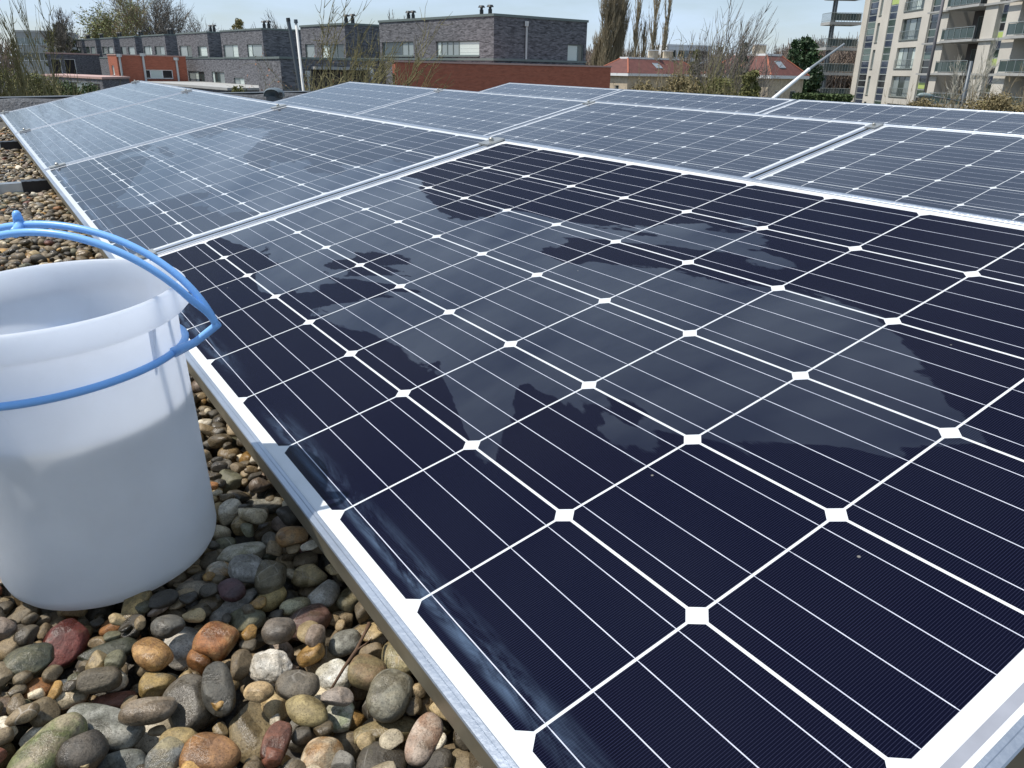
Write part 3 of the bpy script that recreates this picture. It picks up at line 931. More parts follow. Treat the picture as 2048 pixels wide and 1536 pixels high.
heroes = []
for h in HERO:
    px, py, a, bq, ang, col, label, rough, col2 = h
    z0 = GRAV_Z - .004
    c = onroof(px, py, z0)
    dist = c.length
    e = onroof(px + a * math.cos(R(ang)), py + a * math.sin(R(ang)), z0) - c
    sc = dist / F
    A_, B_ = a * sc, bq * sc
    rz = math.atan2(e.y, e.x)
    # steep image directions are foreshortened on the ground: lean the stone up a little
    lean = -.35 * abs(math.sin(R(ang))) * (1 if e.y > 0 else -1)
    tc_ = min(B_, A_) * .72
    ax = (A_ * 1.03, B_ * 1.03, tc_)
    Rm = rot3(rz, rng.normal() * .12, lean * .6)
    ft = foot(Rm, ax)
    q = drop(c.x, c.y, ft, .004)
    z, W, up = q
    z = min(z, GRAV_Z - ft[5] + .020)
    up = np.where(ft[2], ft[4] + z, -9) + np.where(ft[4] > ft[5] * .30, .05, 0)
    np.maximum(W, up, out=W)
    # shift back so the raised centre still sits where it was seen
    cc = onroof(px, py, z)
    heroes.append(((cc.x, cc.y, z), Rm, ax, col, col2 or tuple(x * .8 for x in col), label, rough))
n2 = scatter(13000, .013, .0235, -.461, 4)
n3 = scatter(16000, .006, .014, -.461, 4)
print('stones', n1, n2, n3, len(heroes))

shapes = {}
def mesh_from(parts, name, mat_, hero=False):
    V, Fc, Cl, Lc, C2 = [], [], [], [], []
    off = 0
    for (pos, Rm, ax, v, f, col, lo, col2) in parts:
        col = (col[0] * 1.04, col[1] * .99, col[2] * .93)
        V.append((v * np.array(ax)) @ Rm.T + np.array(pos)); Fc.append(f + off); off += len(v)
        Cl.append(np.tile([*col, 1], (len(v), 1))); Lc.append(v * np.array(ax) + lo); C2.append(np.tile([*(col2 if col2 is not None else col), 1], (len(v), 1)))
    V = np.concatenate(V); Fc = np.concatenate(Fc); Cl = np.concatenate(Cl); Lc = np.concatenate(Lc); C2 = np.concatenate(C2)
    me = bpy.data.meshes.new(name)
    me.vertices.add(len(V)); me.vertices.foreach_set('co', V.astype(np.float32).ravel())
    me.loops.add(Fc.size); me.loops.foreach_set('vertex_index', Fc.astype(np.int32).ravel())
    me.polygons.add(len(Fc)); me.polygons.foreach_set('loop_start', np.arange(0, Fc.size, 3, dtype=np.int32)); me.polygons.foreach_set('loop_total', np.full(len(Fc), 3, np.int32))
    me.polygons.foreach_set('use_smooth', np.ones(len(Fc), bool))
    me.update(calc_edges=True)
    ca = me.color_attributes.new('Col', 'FLOAT_COLOR', 'POINT'); ca.data.foreach_set('color', Cl.astype(np.float32).ravel())
    la = me.attributes.new('Loc', 'FLOAT_VECTOR', 'POINT'); la.data.foreach_set('vector', Lc.astype(np.float32).ravel())
    if hero:
        cb = me.color_attributes.new('Col2', 'FLOAT_COLOR', 'POINT'); cb.data.foreach_set('color', C2.astype(np.float32).ravel())
    me.materials.append(mat_)
    o = bpy.data.objects.new(name, me); C.objects.link(o)
    return o
parts = []
for pos, Rm, ax, lvl, col, seed in stones:
    if (lvl, seed) not in shapes:
        shapes[(lvl, seed)] = stone_shape(lvl, 100 + seed, .02 if seed % 9 == 0 else (.006 if seed % 3 == 0 else 0), 2)
    parts.append((pos, Rm, ax, shapes[(lvl, seed)], ICO[lvl][1], col, rng.uniform(-5, 5, 3), None))
o = mesh_from(parts, 'gravel', M_stone)
o.matrix_world = MR; o['kind'] = 'stuff'
for k, (pos, Rm, ax, col, col2, label, rough) in enumerate(heroes):
    v = stone_shape(5 if rough > .01 else 4, 900 + k * 7, rough * 1.3, 3 if 'angular' in label or 'flat' in label or 'wedge' in label else 1)
    o = mesh_from([((0, 0, 0), Rm, ax, v, ICO[5 if rough > .01 else 4][1], col, rng.uniform(-5, 5, 3), col2)], 'pebble', M_hero, True)
    o.matrix_world = MR @ Matrix.Translation(pos)
    tag(o, label, 'pebble', 'large pebbles in the foreground gravel')
# dead twig
tw = MB(); c = onroof(705, 1330, GRAV_Z + .012)
tw.tube([(-.014, -.022, -.006), (-.006, -.006, .002), (.002, .008, .008), (.007, .024, .013), (.009, .034, .014)], [.0010, .0013, .0015, .0013, .0022], 7)
tw.tube([(.002, .008, .008), (.009, .012, .011), (.013, .02, .010)], [.0009, .0007, .0004], 6)
o = tw.build('twig', mat('dead_twig_bark', (.10, .055, .03), .8, noise=.3, nscale=200), smooth=True); o.matrix_world = MR @ Matrix.Translation(c)
tag(o, 'thin dark dead twig lying across speckled pebbles near the panel frame', 'twig')

# ------------------------------------------------------------------ buildings
D_ = Vector((-.6428, .7660, 0)); E_ = Vector((.7660, .6428, 0))      # the street grid: along the terrace, and across it
def flat(v, z=0): return Vector((v[0], v[1], z))
def walls(poly, z0, z1, mats, wins=None, depth=.14):
    """vertical walls with real openings; poly counter-clockwise; wins {face: [(u0,u1,z0,z1)]}"""
    b = MB()
    n = len(poly)
    for i in range(n):
        p, q = Vector(poly[i]), Vector(poly[(i + 1) % n])
        d = (q - p); L_ = d.length; d = d / L_
        nrm = Vector((d.y, -d.x, 0))
        W = [w_ for w_ in (wins or {}).get(i, []) if w_[0] < L_ - .05 and w_[1] > .05]
        W = [(max(.05, a), min(L_ - .05, b_), c, e) for a, b_, c, e in W]
        us = sorted({0, L_} | {w_[0] for w_ in W} | {w_[1] for w_ in W})
        zs = sorted({z0, z1} | {w_[2] for w_ in W} | {w_[3] for w_ in W})
        P = lambda u, z, o=0: (p.x + d.x * u - nrm.x * o, p.y + d.y * u - nrm.y * o, z)
        for ua, ub in zip(us, us[1:]):
            for za, zb in zip(zs, zs[1:]):
                um, zm = (ua + ub) / 2, (za + zb) / 2
                if any(w_[0] < um < w_[1] and w_[2] < zm < w_[3] for w_ in W): continue
                b.quad(P(ua, za), P(ub, za), P(ub, zb), P(ua, zb), [(ua, za), (ub, za), (ub, zb), (ua, zb)])
        for a, b_, c, e in W:
            b.quad(P(a, c), P(b_, c), P(b_, c, depth), P(a, c, depth), [(a, c), (b_, c), (b_, c + depth), (a, c + depth)])
            b.quad(P(a, e, depth), P(b_, e, depth), P(b_, e), P(a, e), [(a, e), (b_, e), (b_, e + depth), (a, e + depth)])
            b.quad(P(a, c, depth), P(a, e, depth), P(a, e), P(a, c), [(a, c), (a, e), (a + depth, e), (a + depth, c)])
            b.quad(P(b_, c), P(b_, e), P(b_, e, depth), P(b_, c, depth), [(b_, c), (b_, e), (b_ + depth, e), (b_ + depth, c)])
    return b
def window(root, base, p, q, w_, sections, fm_=None, depth=.14, bar=.07):
    """frame with panes set in the opening; sections: list of (fraction, material)"""
    p, q = Vector(p), Vector(q); d = (q - p).normalized(); nrm = Vector((d.y, -d.x, 0))
    u0, u1, z0, z1 = w_
    M = Matrix(((d.x, -nrm.x, 0, 0), (d.y, -nrm.y, 0, 0), (0, 0, 1, 0), (0, 0, 0, 1)))
    O = p + d * u0 - nrm * (depth - .02) - base; O.z = z0 - base.z
    T = Matrix.Translation(O) @ M
    W_, H_ = u1 - u0, z1 - z0
    f = MB()
    f.box((0, -.05, 0), (W_, .02, bar), T); f.box((0, -.05, H_ - bar), (W_, .02, H_), T)
    xs = [0]
    for fr, _ in sections: xs.append(xs[-1] + fr)
    xs = [x / xs[-1] * W_ for x in xs]
    for k, x in enumerate(xs):
        a = 0 if k == 0 else (W_ - bar if k == len(xs) - 1 else x - bar / 2)
        f.box((a, -.049, bar), (a + bar, .019, H_ - bar), T)
    fo = f.build('window', fm_ or M_frame_grey, root)
    for k, (fr, m_) in enumerate(sections):
        g_ = MB(); g_.box((xs[k] + bar * .4, -.015, bar * .9), (xs[k + 1] - bar * .4, .005, H_ - bar * .9), T)
        if m_ is M_blind:
            for zz in range(1, 4):
                g_.box((xs[k] + bar * .45, -.022, H_ * zz / 4), (xs[k + 1] - bar * .45, -.0155, H_ * zz / 4 + .03), T)
        g_.build('pane', m_, fo)
    s_ = MB(); s_.box((-.05, -depth - .06, -.05), (W_ + .05, .0, -.003), T)
    s_.build('sill', M_coping, fo)
def prism(b, poly, z0, z1):
    n = len(poly)
    b.poly([(p[0], p[1], z1) for p in poly]); b.poly([(p[0], p[1], z0) for p in reversed(poly)])
    for i in range(n):
        p, q = poly[i], poly[(i + 1) % n]
        b.quad((p[0], p[1], z0), (q[0], q[1], z0), (q[0], q[1], z1), (p[0], p[1], z1))
def offset_poly(poly, o):
    c = sum((Vector((p[0], p[1], 0)) for p in poly), Vector()) / len(poly)
    out = []
    n = len(poly)
    for i in range(n):
        a, p, q = (Vector((x[0], x[1], 0)) for x in (poly[i - 1], poly[i], poly[(i + 1) % n]))
        d1, d2 = (p - a).normalized(), (q - p).normalized()
        n1, n2 = Vector((d1.y, -d1.x, 0)), Vector((d2.y, -d2.x, 0))
        m_ = (n1 + n2); m_ = m_ / max(.3, (m_.dot(n1)))
        out.append(p + m_ * o)
    return out
def shift(poly, base): return [Vector((p[0] - base.x, p[1] - base.y, 0)) for p in poly]
def downpipe(root, base, p, z0, z1, r=.05, name='downpipe'):
    b = MB(); q = Vector((p[0], p[1], 0)) - flat(base)
    b.tube([(q.x, q.y, z0 - base.z), (q.x, q.y, z1 - base.z)], r, 10)
    o = b.build(name, M_pipe, root)
    b = MB(); b.box((q.x - r * 1.8, q.y - r * 1.8, z1 - base.z), (q.x + r * 1.8, q.y + r * 1.8, z1 - base.z + .28))
    b.build('hopper_head', M_pipe, o)
def vent(root, base, p, z, h=.5, r=.11):
    b = MB(); q = Vector((p[0], p[1], 0)) - flat(base); z -= base.z
    b.tube([(q.x, q.y, z - .05), (q.x, q.y, z + h * .62), (q.x, q.y, z + h * .63), (q.x, q.y, z + h * .80), (q.x, q.y, z + h * .81), (q.x, q.y, z + h)], [r, r, r * .7, r * .7, r * 1.9, r * 1.3], 12)
    b.build('roof_vent', M_black_vent, root)

A0 = at(988, 32, 51)
ZT, ZL = 2.93, .62
def tz(px, py):
    P = plane_hit(px, py, A0, D_)
    return (P - A0).dot(D_), P.z
corners = [0, tz(689, 49)[0], tz(524, 61.5)[0], tz(414, 67.7)[0], tz(329, 72.8)[0], tz(269, 77)[0], tz(226, 77.5)[0], tz(190, 79)[0], tz(163, 82)[0], tz(163, 82)[0] + 9]
lens_ = [tz(758, 46)[0]] + [None] * 8
lefts = {1: 603, 2: 443, 3: 355, 4: 285, 5: 240, 6: 202, 7: 170, 8: 152}
Gl, Bl, Cu = M_glass, M_blind, M_curtain
top_w = {0: [((873, 958.5, 80.6, 121.5), [(.12, Bl), (.16, Cu), (.16, Cu), (.16, Cu), (.55, Bl)]), ((765.6, 826.7, 83, 121), [(.65, Gl), (.2, Cu), (.2, Cu)])],
         1: [((644, 687, 88, 117), [(.3, Bl), (.3, Gl), (.3, Gl)]), ((612, 628, 88, 117), [(1, Cu)])],
         2: [((449, 475, 89, 115), [(.6, Cu), (.4, Bl)]), ((496, 523, 88, 114), [(.3, Bl), (.7, Cu)])],
         3: [((361, 382, 91, 113), [(1, Cu), (.7, Gl)]), ((397, 413, 92, 113), [(.3, Gl), (1, Bl)])],
         4: [((289, 302, 92, 110), [(1, Cu), (.5, Bl)]), ((311, 328, 92, 110), [(1, Gl), (1, Cu)])],
         5: [((242, 251, 93, 110), [(1, Gl)]), ((258, 268, 93, 110), [(1, Cu)])],
         6: [((206, 213, 93, 107), [(1, Gl)]), ((217, 225, 93, 107), [(1, Cu)])],
         7: [((173, 178, 93, 107), [(1, Gl)]), ((183, 189, 93, 107), [(1, Cu)])],
         8: [((155, 161, 94, 107), [(1, Gl)])]}
low_w = {2: [((470, 488, 156, 180), [(1, Cu), (1, Bl)])], 3: [((379, 408, 143, 163), [(1, Cu), (.5, Bl), (1, Gl)]), ((359, 368, 143, 160), [(1, Cu)]), ],
         2.5: [((420, 448, 144, 167), [(1, Bl), (1, Gl), (1, Cu)])], 4: []}
names = ['large grey brick house with dark side wall and pale blinds, behind the red brick wall',
 'grey brick house just left of the largest one, behind the tall bare tree',
 'grey brick house left of the leaning dark pole, two windows near its corner',
 'grey brick house with a bright white window, right of the red brick house',
 'grey brick house directly behind the right half of the small red brick house',
 'grey brick house behind the left half of the small red brick house',
 'narrow looking grey brick house, third from the left end of the terrace',
 'grey brick house, second from the left end of the terrace',
 'grey brick house at the far left end of the terrace, behind bare branches']
for k in range(9):
    t0, t1 = corners[k], corners[k + 1]
    c0 = flat(A0) + D_ * t0
    tl = tz(lefts[k], 90)[0] if k else lens_[0]
    base = Vector((c0.x, c0.y, GZ))
    root = thing('terraced_house', names[k], 'house', loc=base, group='grey brick terraced houses')
    DEP = 7.7 if k == 0 else 8.5
    P = lambda t, e: flat(A0) + D_ * t + E_ * e
    up = [P(tl, 0), P(t0, 0), P(t0, DEP), P(tl, DEP)]
    lw = [P(t1, 0), P(t0, 0), P(t0, DEP), P(t1, DEP)]
    wins = []
    for (x0, x1, y0, y1), sec in top_w[k]:
        a, za = tz(x0, y1); b_, zb = tz(x1, y0)
        wins.append(((tl - a, tl - b_, za if k else max(za, .75), zb), sec))
    side = []
    if k == 0:
        sp = plane_hit(1135.5, 100, A0, E_), plane_hit(1174.5, 100, A0, E_)
        sz0, sz1 = plane_hit(1150, 128, A0, E_).z, plane_hit(1150, 89, A0, E_).z
        side.append((((sp[0] - A0).dot(E_), min(DEP - .2, (sp[1] - A0).dot(E_)), sz0, sz1), [(.75, Bl), (.35, Gl)]))
    b = walls(shift(up, base), ZL - GZ, ZT - GZ, None, {0: [(w_[0], w_[1], w_[2] - GZ, w_[3] - GZ) for w_, _ in wins], 1: [(w_[0], w_[1], w_[2] - GZ, w_[3] - GZ) for w_, _ in side]})
    b.build('upper_wall', M_grey_brick, root)
    for w_, sec in wins: window(root, base, up[0], up[1], w_, sec)
    for w_, sec in side: window(root, base, up[1], up[2], w_, sec)
    lww = []
    for kk in ((2, 2.5) if k == 2 else (k,)):
        for (x0, x1, y0, y1), sec in low_w.get(kk, []):
            a, za = tz(x0, y1); b_, zb = tz(x1, y0)
            lww.append(((t1 - a, t1 - b_, za, zb), sec))
    b = walls(shift(lw, base), 0, ZL - .12 - GZ, None, {0: [(w_[0], w_[1], w_[2] - GZ, w_[3] - GZ) for w_, _ in lww]})
    b.build('lower_wall', M_grey_brick, root)
    for w_, sec in lww: window(root, base, lw[0], lw[1], w_, sec)
    b = MB(); prism(b, offset_poly(shift(up, base), .06), ZT - GZ, ZT - GZ + .14); b.build('roof', M_coping, root)
    b = MB(); prism(b, offset_poly(shift(lw, base), .05), ZL - .12 - GZ, ZL - GZ + .01); b.build('terrace_roof', M_coping, root)
    if k == 0:
        pv = [tz(932, 32)[0], tz(949, 32)[0], tz(788, 45)[0], tz(797, 45)[0]]
    else:
        tm = t0 + (tl - t0) * .12; pv = [tm, tm + 1.0]
    for v_ in pv: vent(root, base, P(v_, 1.2), ZT + .12, .62 if k == 0 else .7, .12 if k == 0 else .15)
    pd = P(t0, (plane_hit(1051, 90, A0, E_) - A0).dot(E_) if k == 0 else DEP * .8) + Vector((.643, -.766, 0)) * .08
    downpipe(root, base, pd, ZL, ZT - .45, .065 if k == 0 else .09)

# long red brick wall / lower storeys of the end house
def red_block(name, label, poly, ztop, wins, cop_h=.09):
    base = Vector((poly[1][0], poly[1][1], GZ))
    root = thing(name, label, 'house', loc=base)
    b = walls(shift(poly, base), 0, ztop - GZ, None, {f: [(w_[0], w_[1], w_[2] - GZ, w_[3] - GZ) for w_, _ in ws] for f, ws in wins.items()})
    b.build('wall', M_red_brick, root)
    for f, ws in wins.items():
        for w_, sec in ws: window(root, base, poly[f], poly[(f + 1) % len(poly)], w_, sec, M_white)
    b = MB(); prism(b, offset_poly(shift(poly, base), .05), ztop - GZ, ztop - GZ + cop_h); b.build('coping', M_coping_red, root)
    return root, base
redL, redR = at(790, 121.5, 44), at(1222, 133, 56)
polyR = [Vector((-7.42, 50, 0)), flat(redL), flat(redR), flat(redR) + Vector((-1.6, 7.5, 0))]
red_block('brick_building', 'long plain red brick wall building in front of the largest grey house', polyR, .27, {})
cL = at(232, 108.7, 85)
rt_ = flat(cL) + E_ * 6.8
lf_ = flat(cL) + D_ * 3.3
polyL = [lf_, flat(cL), rt_, rt_ + D_ * 3.3]
n_ = Vector((D_.x, D_.y, 0))
def on_e(px, py, A=cL):
    P = plane_hit(px, py, A, E_); return (P - A).dot(E_), P.z
a0, za = on_e(290, 157); a1, zb = on_e(345, 140)
rootL, baseL = red_block('brick_house', 'small red brick house with a strip window, in front of the grey terrace at left', polyL, .66, {1: [((a0, a1, za, zb), [(.22, M_panel_black), (.42, Bl), (.36, M_panel_black)])], 0: [((1.0, 1.8, -1.2, -.3), [(1, Bl)])]})
for px in (286, 352):
    e_, z_ = on_e(px, 120); q = flat(cL) + E_ * e_ + Vector((.643, -.766, 0)) * .1
    downpipe(rootL, baseL, q, GZ, .3 if px > 300 else .62, .11)
e_, _ = on_e(240, 130); q = flat(cL) + E_ * .25 + Vector((.643, -.766, 0)) * .1
downpipe(rootL, baseL, q, GZ, .5, .1)

# front annex block between terrace and red wall, and the low annex roof
p1, p0 = at(771, 123, 44.6), at(560, 117, 40.8)
base = Vector((p0.x, p0.y, GZ))
poly = [flat(p0) + Vector((-3.0, 6, 0)), flat(p0), flat(p1), flat(p1) + Vector((-1.0, 6, 0))]
root = thing('brick_annex', 'grey brick annex with a pale ledge, behind the leaning pole and bare tree', 'building', loc=base)
walls(shift(poly, base), 0, .30 - GZ, None).build('wall', M_grey_brick, root)
b = MB(); prism(b, offset_poly(shift(poly, base), .05), .30 - GZ, .40 - GZ); b.build('coping', M_coping, root)
fd = (flat(p1) - flat(p0)).normalized(); fn = Vector((fd.y, -fd.x, 0)); LL = (flat(p1) - flat(p0)).length
T = Matrix(((fd.x, -fn.x, 0, 0), (fd.y, -fn.y, 0, 0), (0, 0, 1, 0), (0, 0, 0, 1)))
b = MB(); b.box((LL * .27, -.5, -.10 - GZ - .05), (LL * .80, -.003, -.02 - GZ), T); b.build('canopy', M_concrete, root)
b = MB(); b.box((LL * .28, -.06, .3), (LL * .78, -.004, -.15 - GZ - .004), T); b.build('dark_cladding', mat('dark_brown_cladding', (.035, .027, .026), .7, noise=.3, nscale=3), root)
downpipe(root, base, flat(p0) + fd * LL * .8 + fn * .56, GZ, -.35, .05)
downpipe(root, base, flat(p0) + fd * LL * .23 + fn * .1, GZ, -.5, .06)
Pq = lambda t, e: flat(A0) + D_ * t + E_ * e
poly = [Pq(60, -6), Pq(27, -6), Pq(27, -.06), Pq(60, -.06)]
base = Vector((poly[1].x, poly[1].y, GZ))
root = thing('flat_roofed_annex', 'low annex with flat grey roof at the foot of the grey terrace', 'building', loc=base)
walls(shift(poly, base), 0, -1.95 - GZ, None).build('wall', M_grey_brick, root)
b = MB(); prism(b, offset_poly(shift(poly, base), .1), -1.95 - GZ, -1.75 - GZ); b.build('roof', M_concrete, root)

# low houses at the far left
def simple_block(name, label, x0, x1, y0, y1, Y0, Y1, dep, wm_, cm, wins=(), ch=.15):
    a, c = at(x0, y0, Y0), at(x1, y1, Y1)
    poly = [flat(a) + Vector((-.8, dep, 0)), flat(a), flat(c), flat(c) + Vector((-.3, dep, 0))]
    base = Vector((a.x, a.y, GZ)); zt = (a.z + c.z) / 2
    root = thing(name, label, 'building', loc=base)
    ww = []
    for fx0, fx1, z0, z1, sec in wins:
        LLc = (flat(c) - flat(a)).length
        ww.append(((fx0 * LLc, fx1 * LLc, zt + z0, zt + z1), sec))
    walls(shift(poly, base), 0, zt - GZ, None, {1: [(w_[0], w_[1], w_[2] - GZ, w_[3] - GZ) for w_, _ in ww]}).build('wall', wm_, root)
    for w_, sec in ww: window(root, base, poly[1], poly[2], w_, sec, M_white)
    b = MB(); prism(b, offset_poly(shift(poly, base), .08), zt - GZ, zt - GZ + ch); b.build('roof', cm, root)
    return root
simple_block('brick_outbuilding', 'low dark brick outbuilding with reddish roof edge left of the red house', 92, 152, 104, 112, 95, 98, 6, M_grey_brick, M_coping_red, [(.1, .45, -2.6, -.5, [(1, M_panel_black)]), (.55, .95, -2.6, -.5, [(1, M_panel_black)])])
simple_block('garden_building', 'very low building with orange roof edge and pale panels at far left', 84, 205, 147, 164, 70, 62, 5, M_grey_brick, M_coping_red, [(.45, .95, -1.4, -.25, [(1, M_panel_black), (1, Cu), (1, Cu), (1, M_panel_black)])])
simple_block('flat_block', 'distant white flat roofed block behind the mossy trees at far left', 28, 96, 64, 66, 170, 170, 12, M_concrete, M_concrete, [(.02, .98, -2.3, -.9, [(1, Cu)] * 8), (.02, .98, -5.2, -3.6, [(1, Gl)] * 8)], .4)
simple_block('apartment_block', 'distant white apartment block with balconies behind the bare shrubs', 1335, 1425, 92, 95, 200, 205, 12, M_white, M_white, [(.04, .2, -2.4, -.8, [(1, Gl)]), (.25, .6, -2.4, -.8, [(1, Gl), (1, Cu), (1, Gl)]), (.04, .2, -5.2, -3.6, [(1, Gl)]), (.25, .6, -5.2, -3.6, [(1, Gl), (1, Cu), (1, Gl)]), (.68, .95, -2.4, -.8, [(1, Gl)] * 2), (.68, .95, -5.2, -3.6, [(1, Gl)] * 2)], .4)

# red roofed houses with flat topped hip roofs
def hip_house(label, px, py, Y, Ld, Le, rise, inset, wins, sky_px=None, chim=()):
    c = at(px, py, Y); ze = c.z
    base = Vector((c.x, c.y, GZ))
    root = thing('hip_roofed_house', label, 'house', loc=base, group='houses with red hip roofs')
    poly = [flat(c) + D_ * Ld, flat(c), flat(c) + E_ * Le, flat(c) + D_ * Ld + E_ * Le]
    wp = offset_poly(shift(poly, base), -.35)
    walls(wp, 0, ze - GZ, None, {f: [(w_[0], w_[1], w_[2], w_[3]) for w_ in ws] for f, ws in wins.items()}).build('wall', M_cream_brick, root)
    for f, ws in wins.items():
        for w_ in ws:
            window(root, base, wp[f] + flat(base), wp[(f + 1) % 4] + flat(base), (w_[0], w_[1], w_[2] + GZ, w_[3] + GZ), [(1, Gl)], M_white)
    sp = shift(poly, base)
    b = MB(); prism(b, sp, ze - GZ, ze - GZ + .26); b.build('eaves', M_white, root)
    ins = offset_poly(sp, -inset); lo = offset_poly(sp, -.04)
    b = MB()
    for i in range(4):
        j = (i + 1) % 4
        l_ = (lo[j] - lo[i]).length
        b.quad((lo[i].x, lo[i].y, ze - GZ + .263), (lo[j].x, lo[j].y, ze - GZ + .263), (ins[j].x, ins[j].y, ze - GZ + rise), (ins[i].x, ins[i].y, ze - GZ + rise), [(0, 0), (l_, 0), (l_ - inset, 2.5), (inset, 2.5)])
    rf = b.build('roof', M_roof_tile, root)
    b = MB(); prism(b, offset_poly(ins, .06), ze - GZ + rise - .04, ze - GZ + rise + .14); b.build('roof_trim', M_white, rf)
    # hip tiles
    b = MB()
    for i in range(4):
        b.tube([(lo[i].x, lo[i].y, ze - GZ + .28), (ins[i].x, ins[i].y, ze - GZ + rise - .02)], .09, 6)
    b.build('hip_tiles', mat('hip_tile', (.36, .12, .07), .8), rf)
    for (u, v) in chim:
        q = sp[1] + D_ * v + E_ * u
        b = MB(); b.box((q.x - .5, q.y - .35, ze - GZ + rise - .2), (q.x + .5, q.y + .35, ze - GZ + rise + .85))
        b.build('chimney', M_cream_brick, rf)
        b = MB(); b.box((q.x - .56, q.y - .41, ze - GZ + rise + .85), (q.x + .56, q.y + .41, ze - GZ + rise + .95)); b.build('chimney', M_white, rf)
    # skylight lying on the right hand slope
    k_ = .45
    i, j = 1, 2
    m0 = lo[i].lerp(lo[j], k_); nin = (ins[i] + ins[j]) / 2 - (lo[i] + lo[j]) / 2
    z0, z1 = ze - GZ + .263, ze - GZ + rise
    def sp_(u, v, o): return Vector((m0.x + E_.x * u + nin.x * v, m0.y + E_.y * u + nin.y * v, z0 + (z1 - z0) * v + o))
    b = MB(); b.quad(sp_(-.45, .35, .06), sp_(.45, .35, .06), sp_(.45, .68, .06), sp_(-.45, .68, .06))
    for a_, c_ in (((-.45, .35), (.45, .35)), ((.45, .35), (.45, .68)), ((.45, .68), (-.45, .68)), ((-.45, .68), (-.45, .35))):
        b.tube([sp_(*a_, .04), sp_(*c_, .04)], .05, 6)
    b.build('skylight', mat('skylight_glass', (.25, .28, .3), .1, spec=.9), rf)
    return root
hip_house('red roofed house right of the red brick wall, cream gable side lit', 1256, 152, 88, 5.5, 13, 1.75, 2.2, {0: [(3.0, 3.6, 3.0, 4.9)], 1: [(2, 3.2, 3.2, 4.9), (5, 6.2, 3.2, 4.9), (9, 10.4, 3.2, 4.9)]}, chim=((6.5, 2.5), (9, 2.5)))
hip_house('red roofed house with two chimneys, left of the dark evergreen', 1541, 157, 75, 7.5, 6.3, 1.95, 2.0, {0: [(1.5, 2.4, 3.2, 4.9)], 1: [(1.2, 2.1, 3.2, 4.9), (3.6, 4.6, 3.2, 4.9)]}, chim=((2.4, 3.2), (3.4, 3.8)))

# ------------------------------------------------------------------ apartment tower
TX = 43.3
TA = Vector((TX, 104, 0))
def ty(px): return plane_hit(px, 100, TA, Vector((0, 1, 0))).y
FP = 2.97
tower = thing('apartment_tower', 'tall cream apartment tower with coloured panel strips and balconies at right', 'apartment tower', loc=(TX, ty(1716), GZ))
tb = Vector((TX, ty(1716), GZ))
Y_ = {n: ty(n) for n in (1716, 1726, 1742, 1746, 1751, 1766, 1782, 1795, 1832, 1847, 1849, 1866, 1868, 1886, 1889, 1894, 1896, 1961, 1986, 1988, 1999, 2002, 2027, 2048, 2095)}
ZTOP = 15.4
fl = [-2.05 + FP * k for k in range(-1, 6)]     # window sill levels
def tw_(n0, n1, x0=0., x1=14, z0=None, z1=None, wins=None, m=M_cream, name='wall', depth=.22):
    ya, yb = Y_[n0], Y_[n1]
    poly = [Vector((TX + x0, ya, 0)), Vector((TX + x0, yb, 0)), Vector((TX + x1, yb, 0)), Vector((TX + x1, ya, 0))]
    z0 = GZ if z0 is None else z0; z1 = ZTOP if z1 is None else z1
    ww = {0: [(w_[0], w_[1], w_[2] - GZ, w_[3] - GZ) for w_ in (wins or [])]}
    walls(shift(poly, tb), z0 - GZ, z1 - GZ, None, ww, depth).build(name, m, tower)
    return poly
def tu(n0, n): return Y_[n0] - Y_[n]
tw_(1716, 1726, -.12)
poly = tw_(1742, 1766, 0, wins=[(tu(1742, 1746), tu(1742, 1751), z, z + 2.15) for z in fl])
for z in fl: window(tower, tb, poly[0], poly[1], (tu(1742, 1746), tu(1742, 1751), z, z + 2.15), [(1, Cu)], M_frame_grey, .22)
poly = tw_(1782, 1847, -.05, wins=[(tu(1782, 1795), tu(1782, 1832), z, z + 2.2) for z in fl], depth=.3)
mixes = [[(1, Gl), (1, Cu), (1, Bl), (1, Gl)], [(1, Cu), (1, Gl), (1.3, Cu)], [(1, Bl), (1, Cu), (1, Gl), (1, Bl)], [(1, Gl), (1, Cu), (1, Gl)]]
for i, z in enumerate(fl):
    window(tower, tb, poly[0], poly[1], (tu(1782, 1795), tu(1782, 1832), z, z + 2.2), mixes[i % 4], M_frame_grey, .3)
    b = MB()
    ya, yb = Y_[1795] - tb.y, Y_[1832] - tb.y
    b.box((-.13, yb, z - GZ + .02), (-.09, ya, z - GZ + .06)); b.box((-.13, yb, z - GZ + .9), (-.09, ya, z - GZ + .95))
    nb = 12
    for q in range(nb + 1):
        yy = ya + (yb - ya) * q / nb; b.box((-.125, yy - .014, z - GZ + .06), (-.095, yy + .014, z - GZ + .9))
    b.build('french_balcony_rail', M_rail, tower)
tw_(1868, 1886, -.1)
tw_(1961, 1986, -.35)
tw_(2002, 2027, -.15)
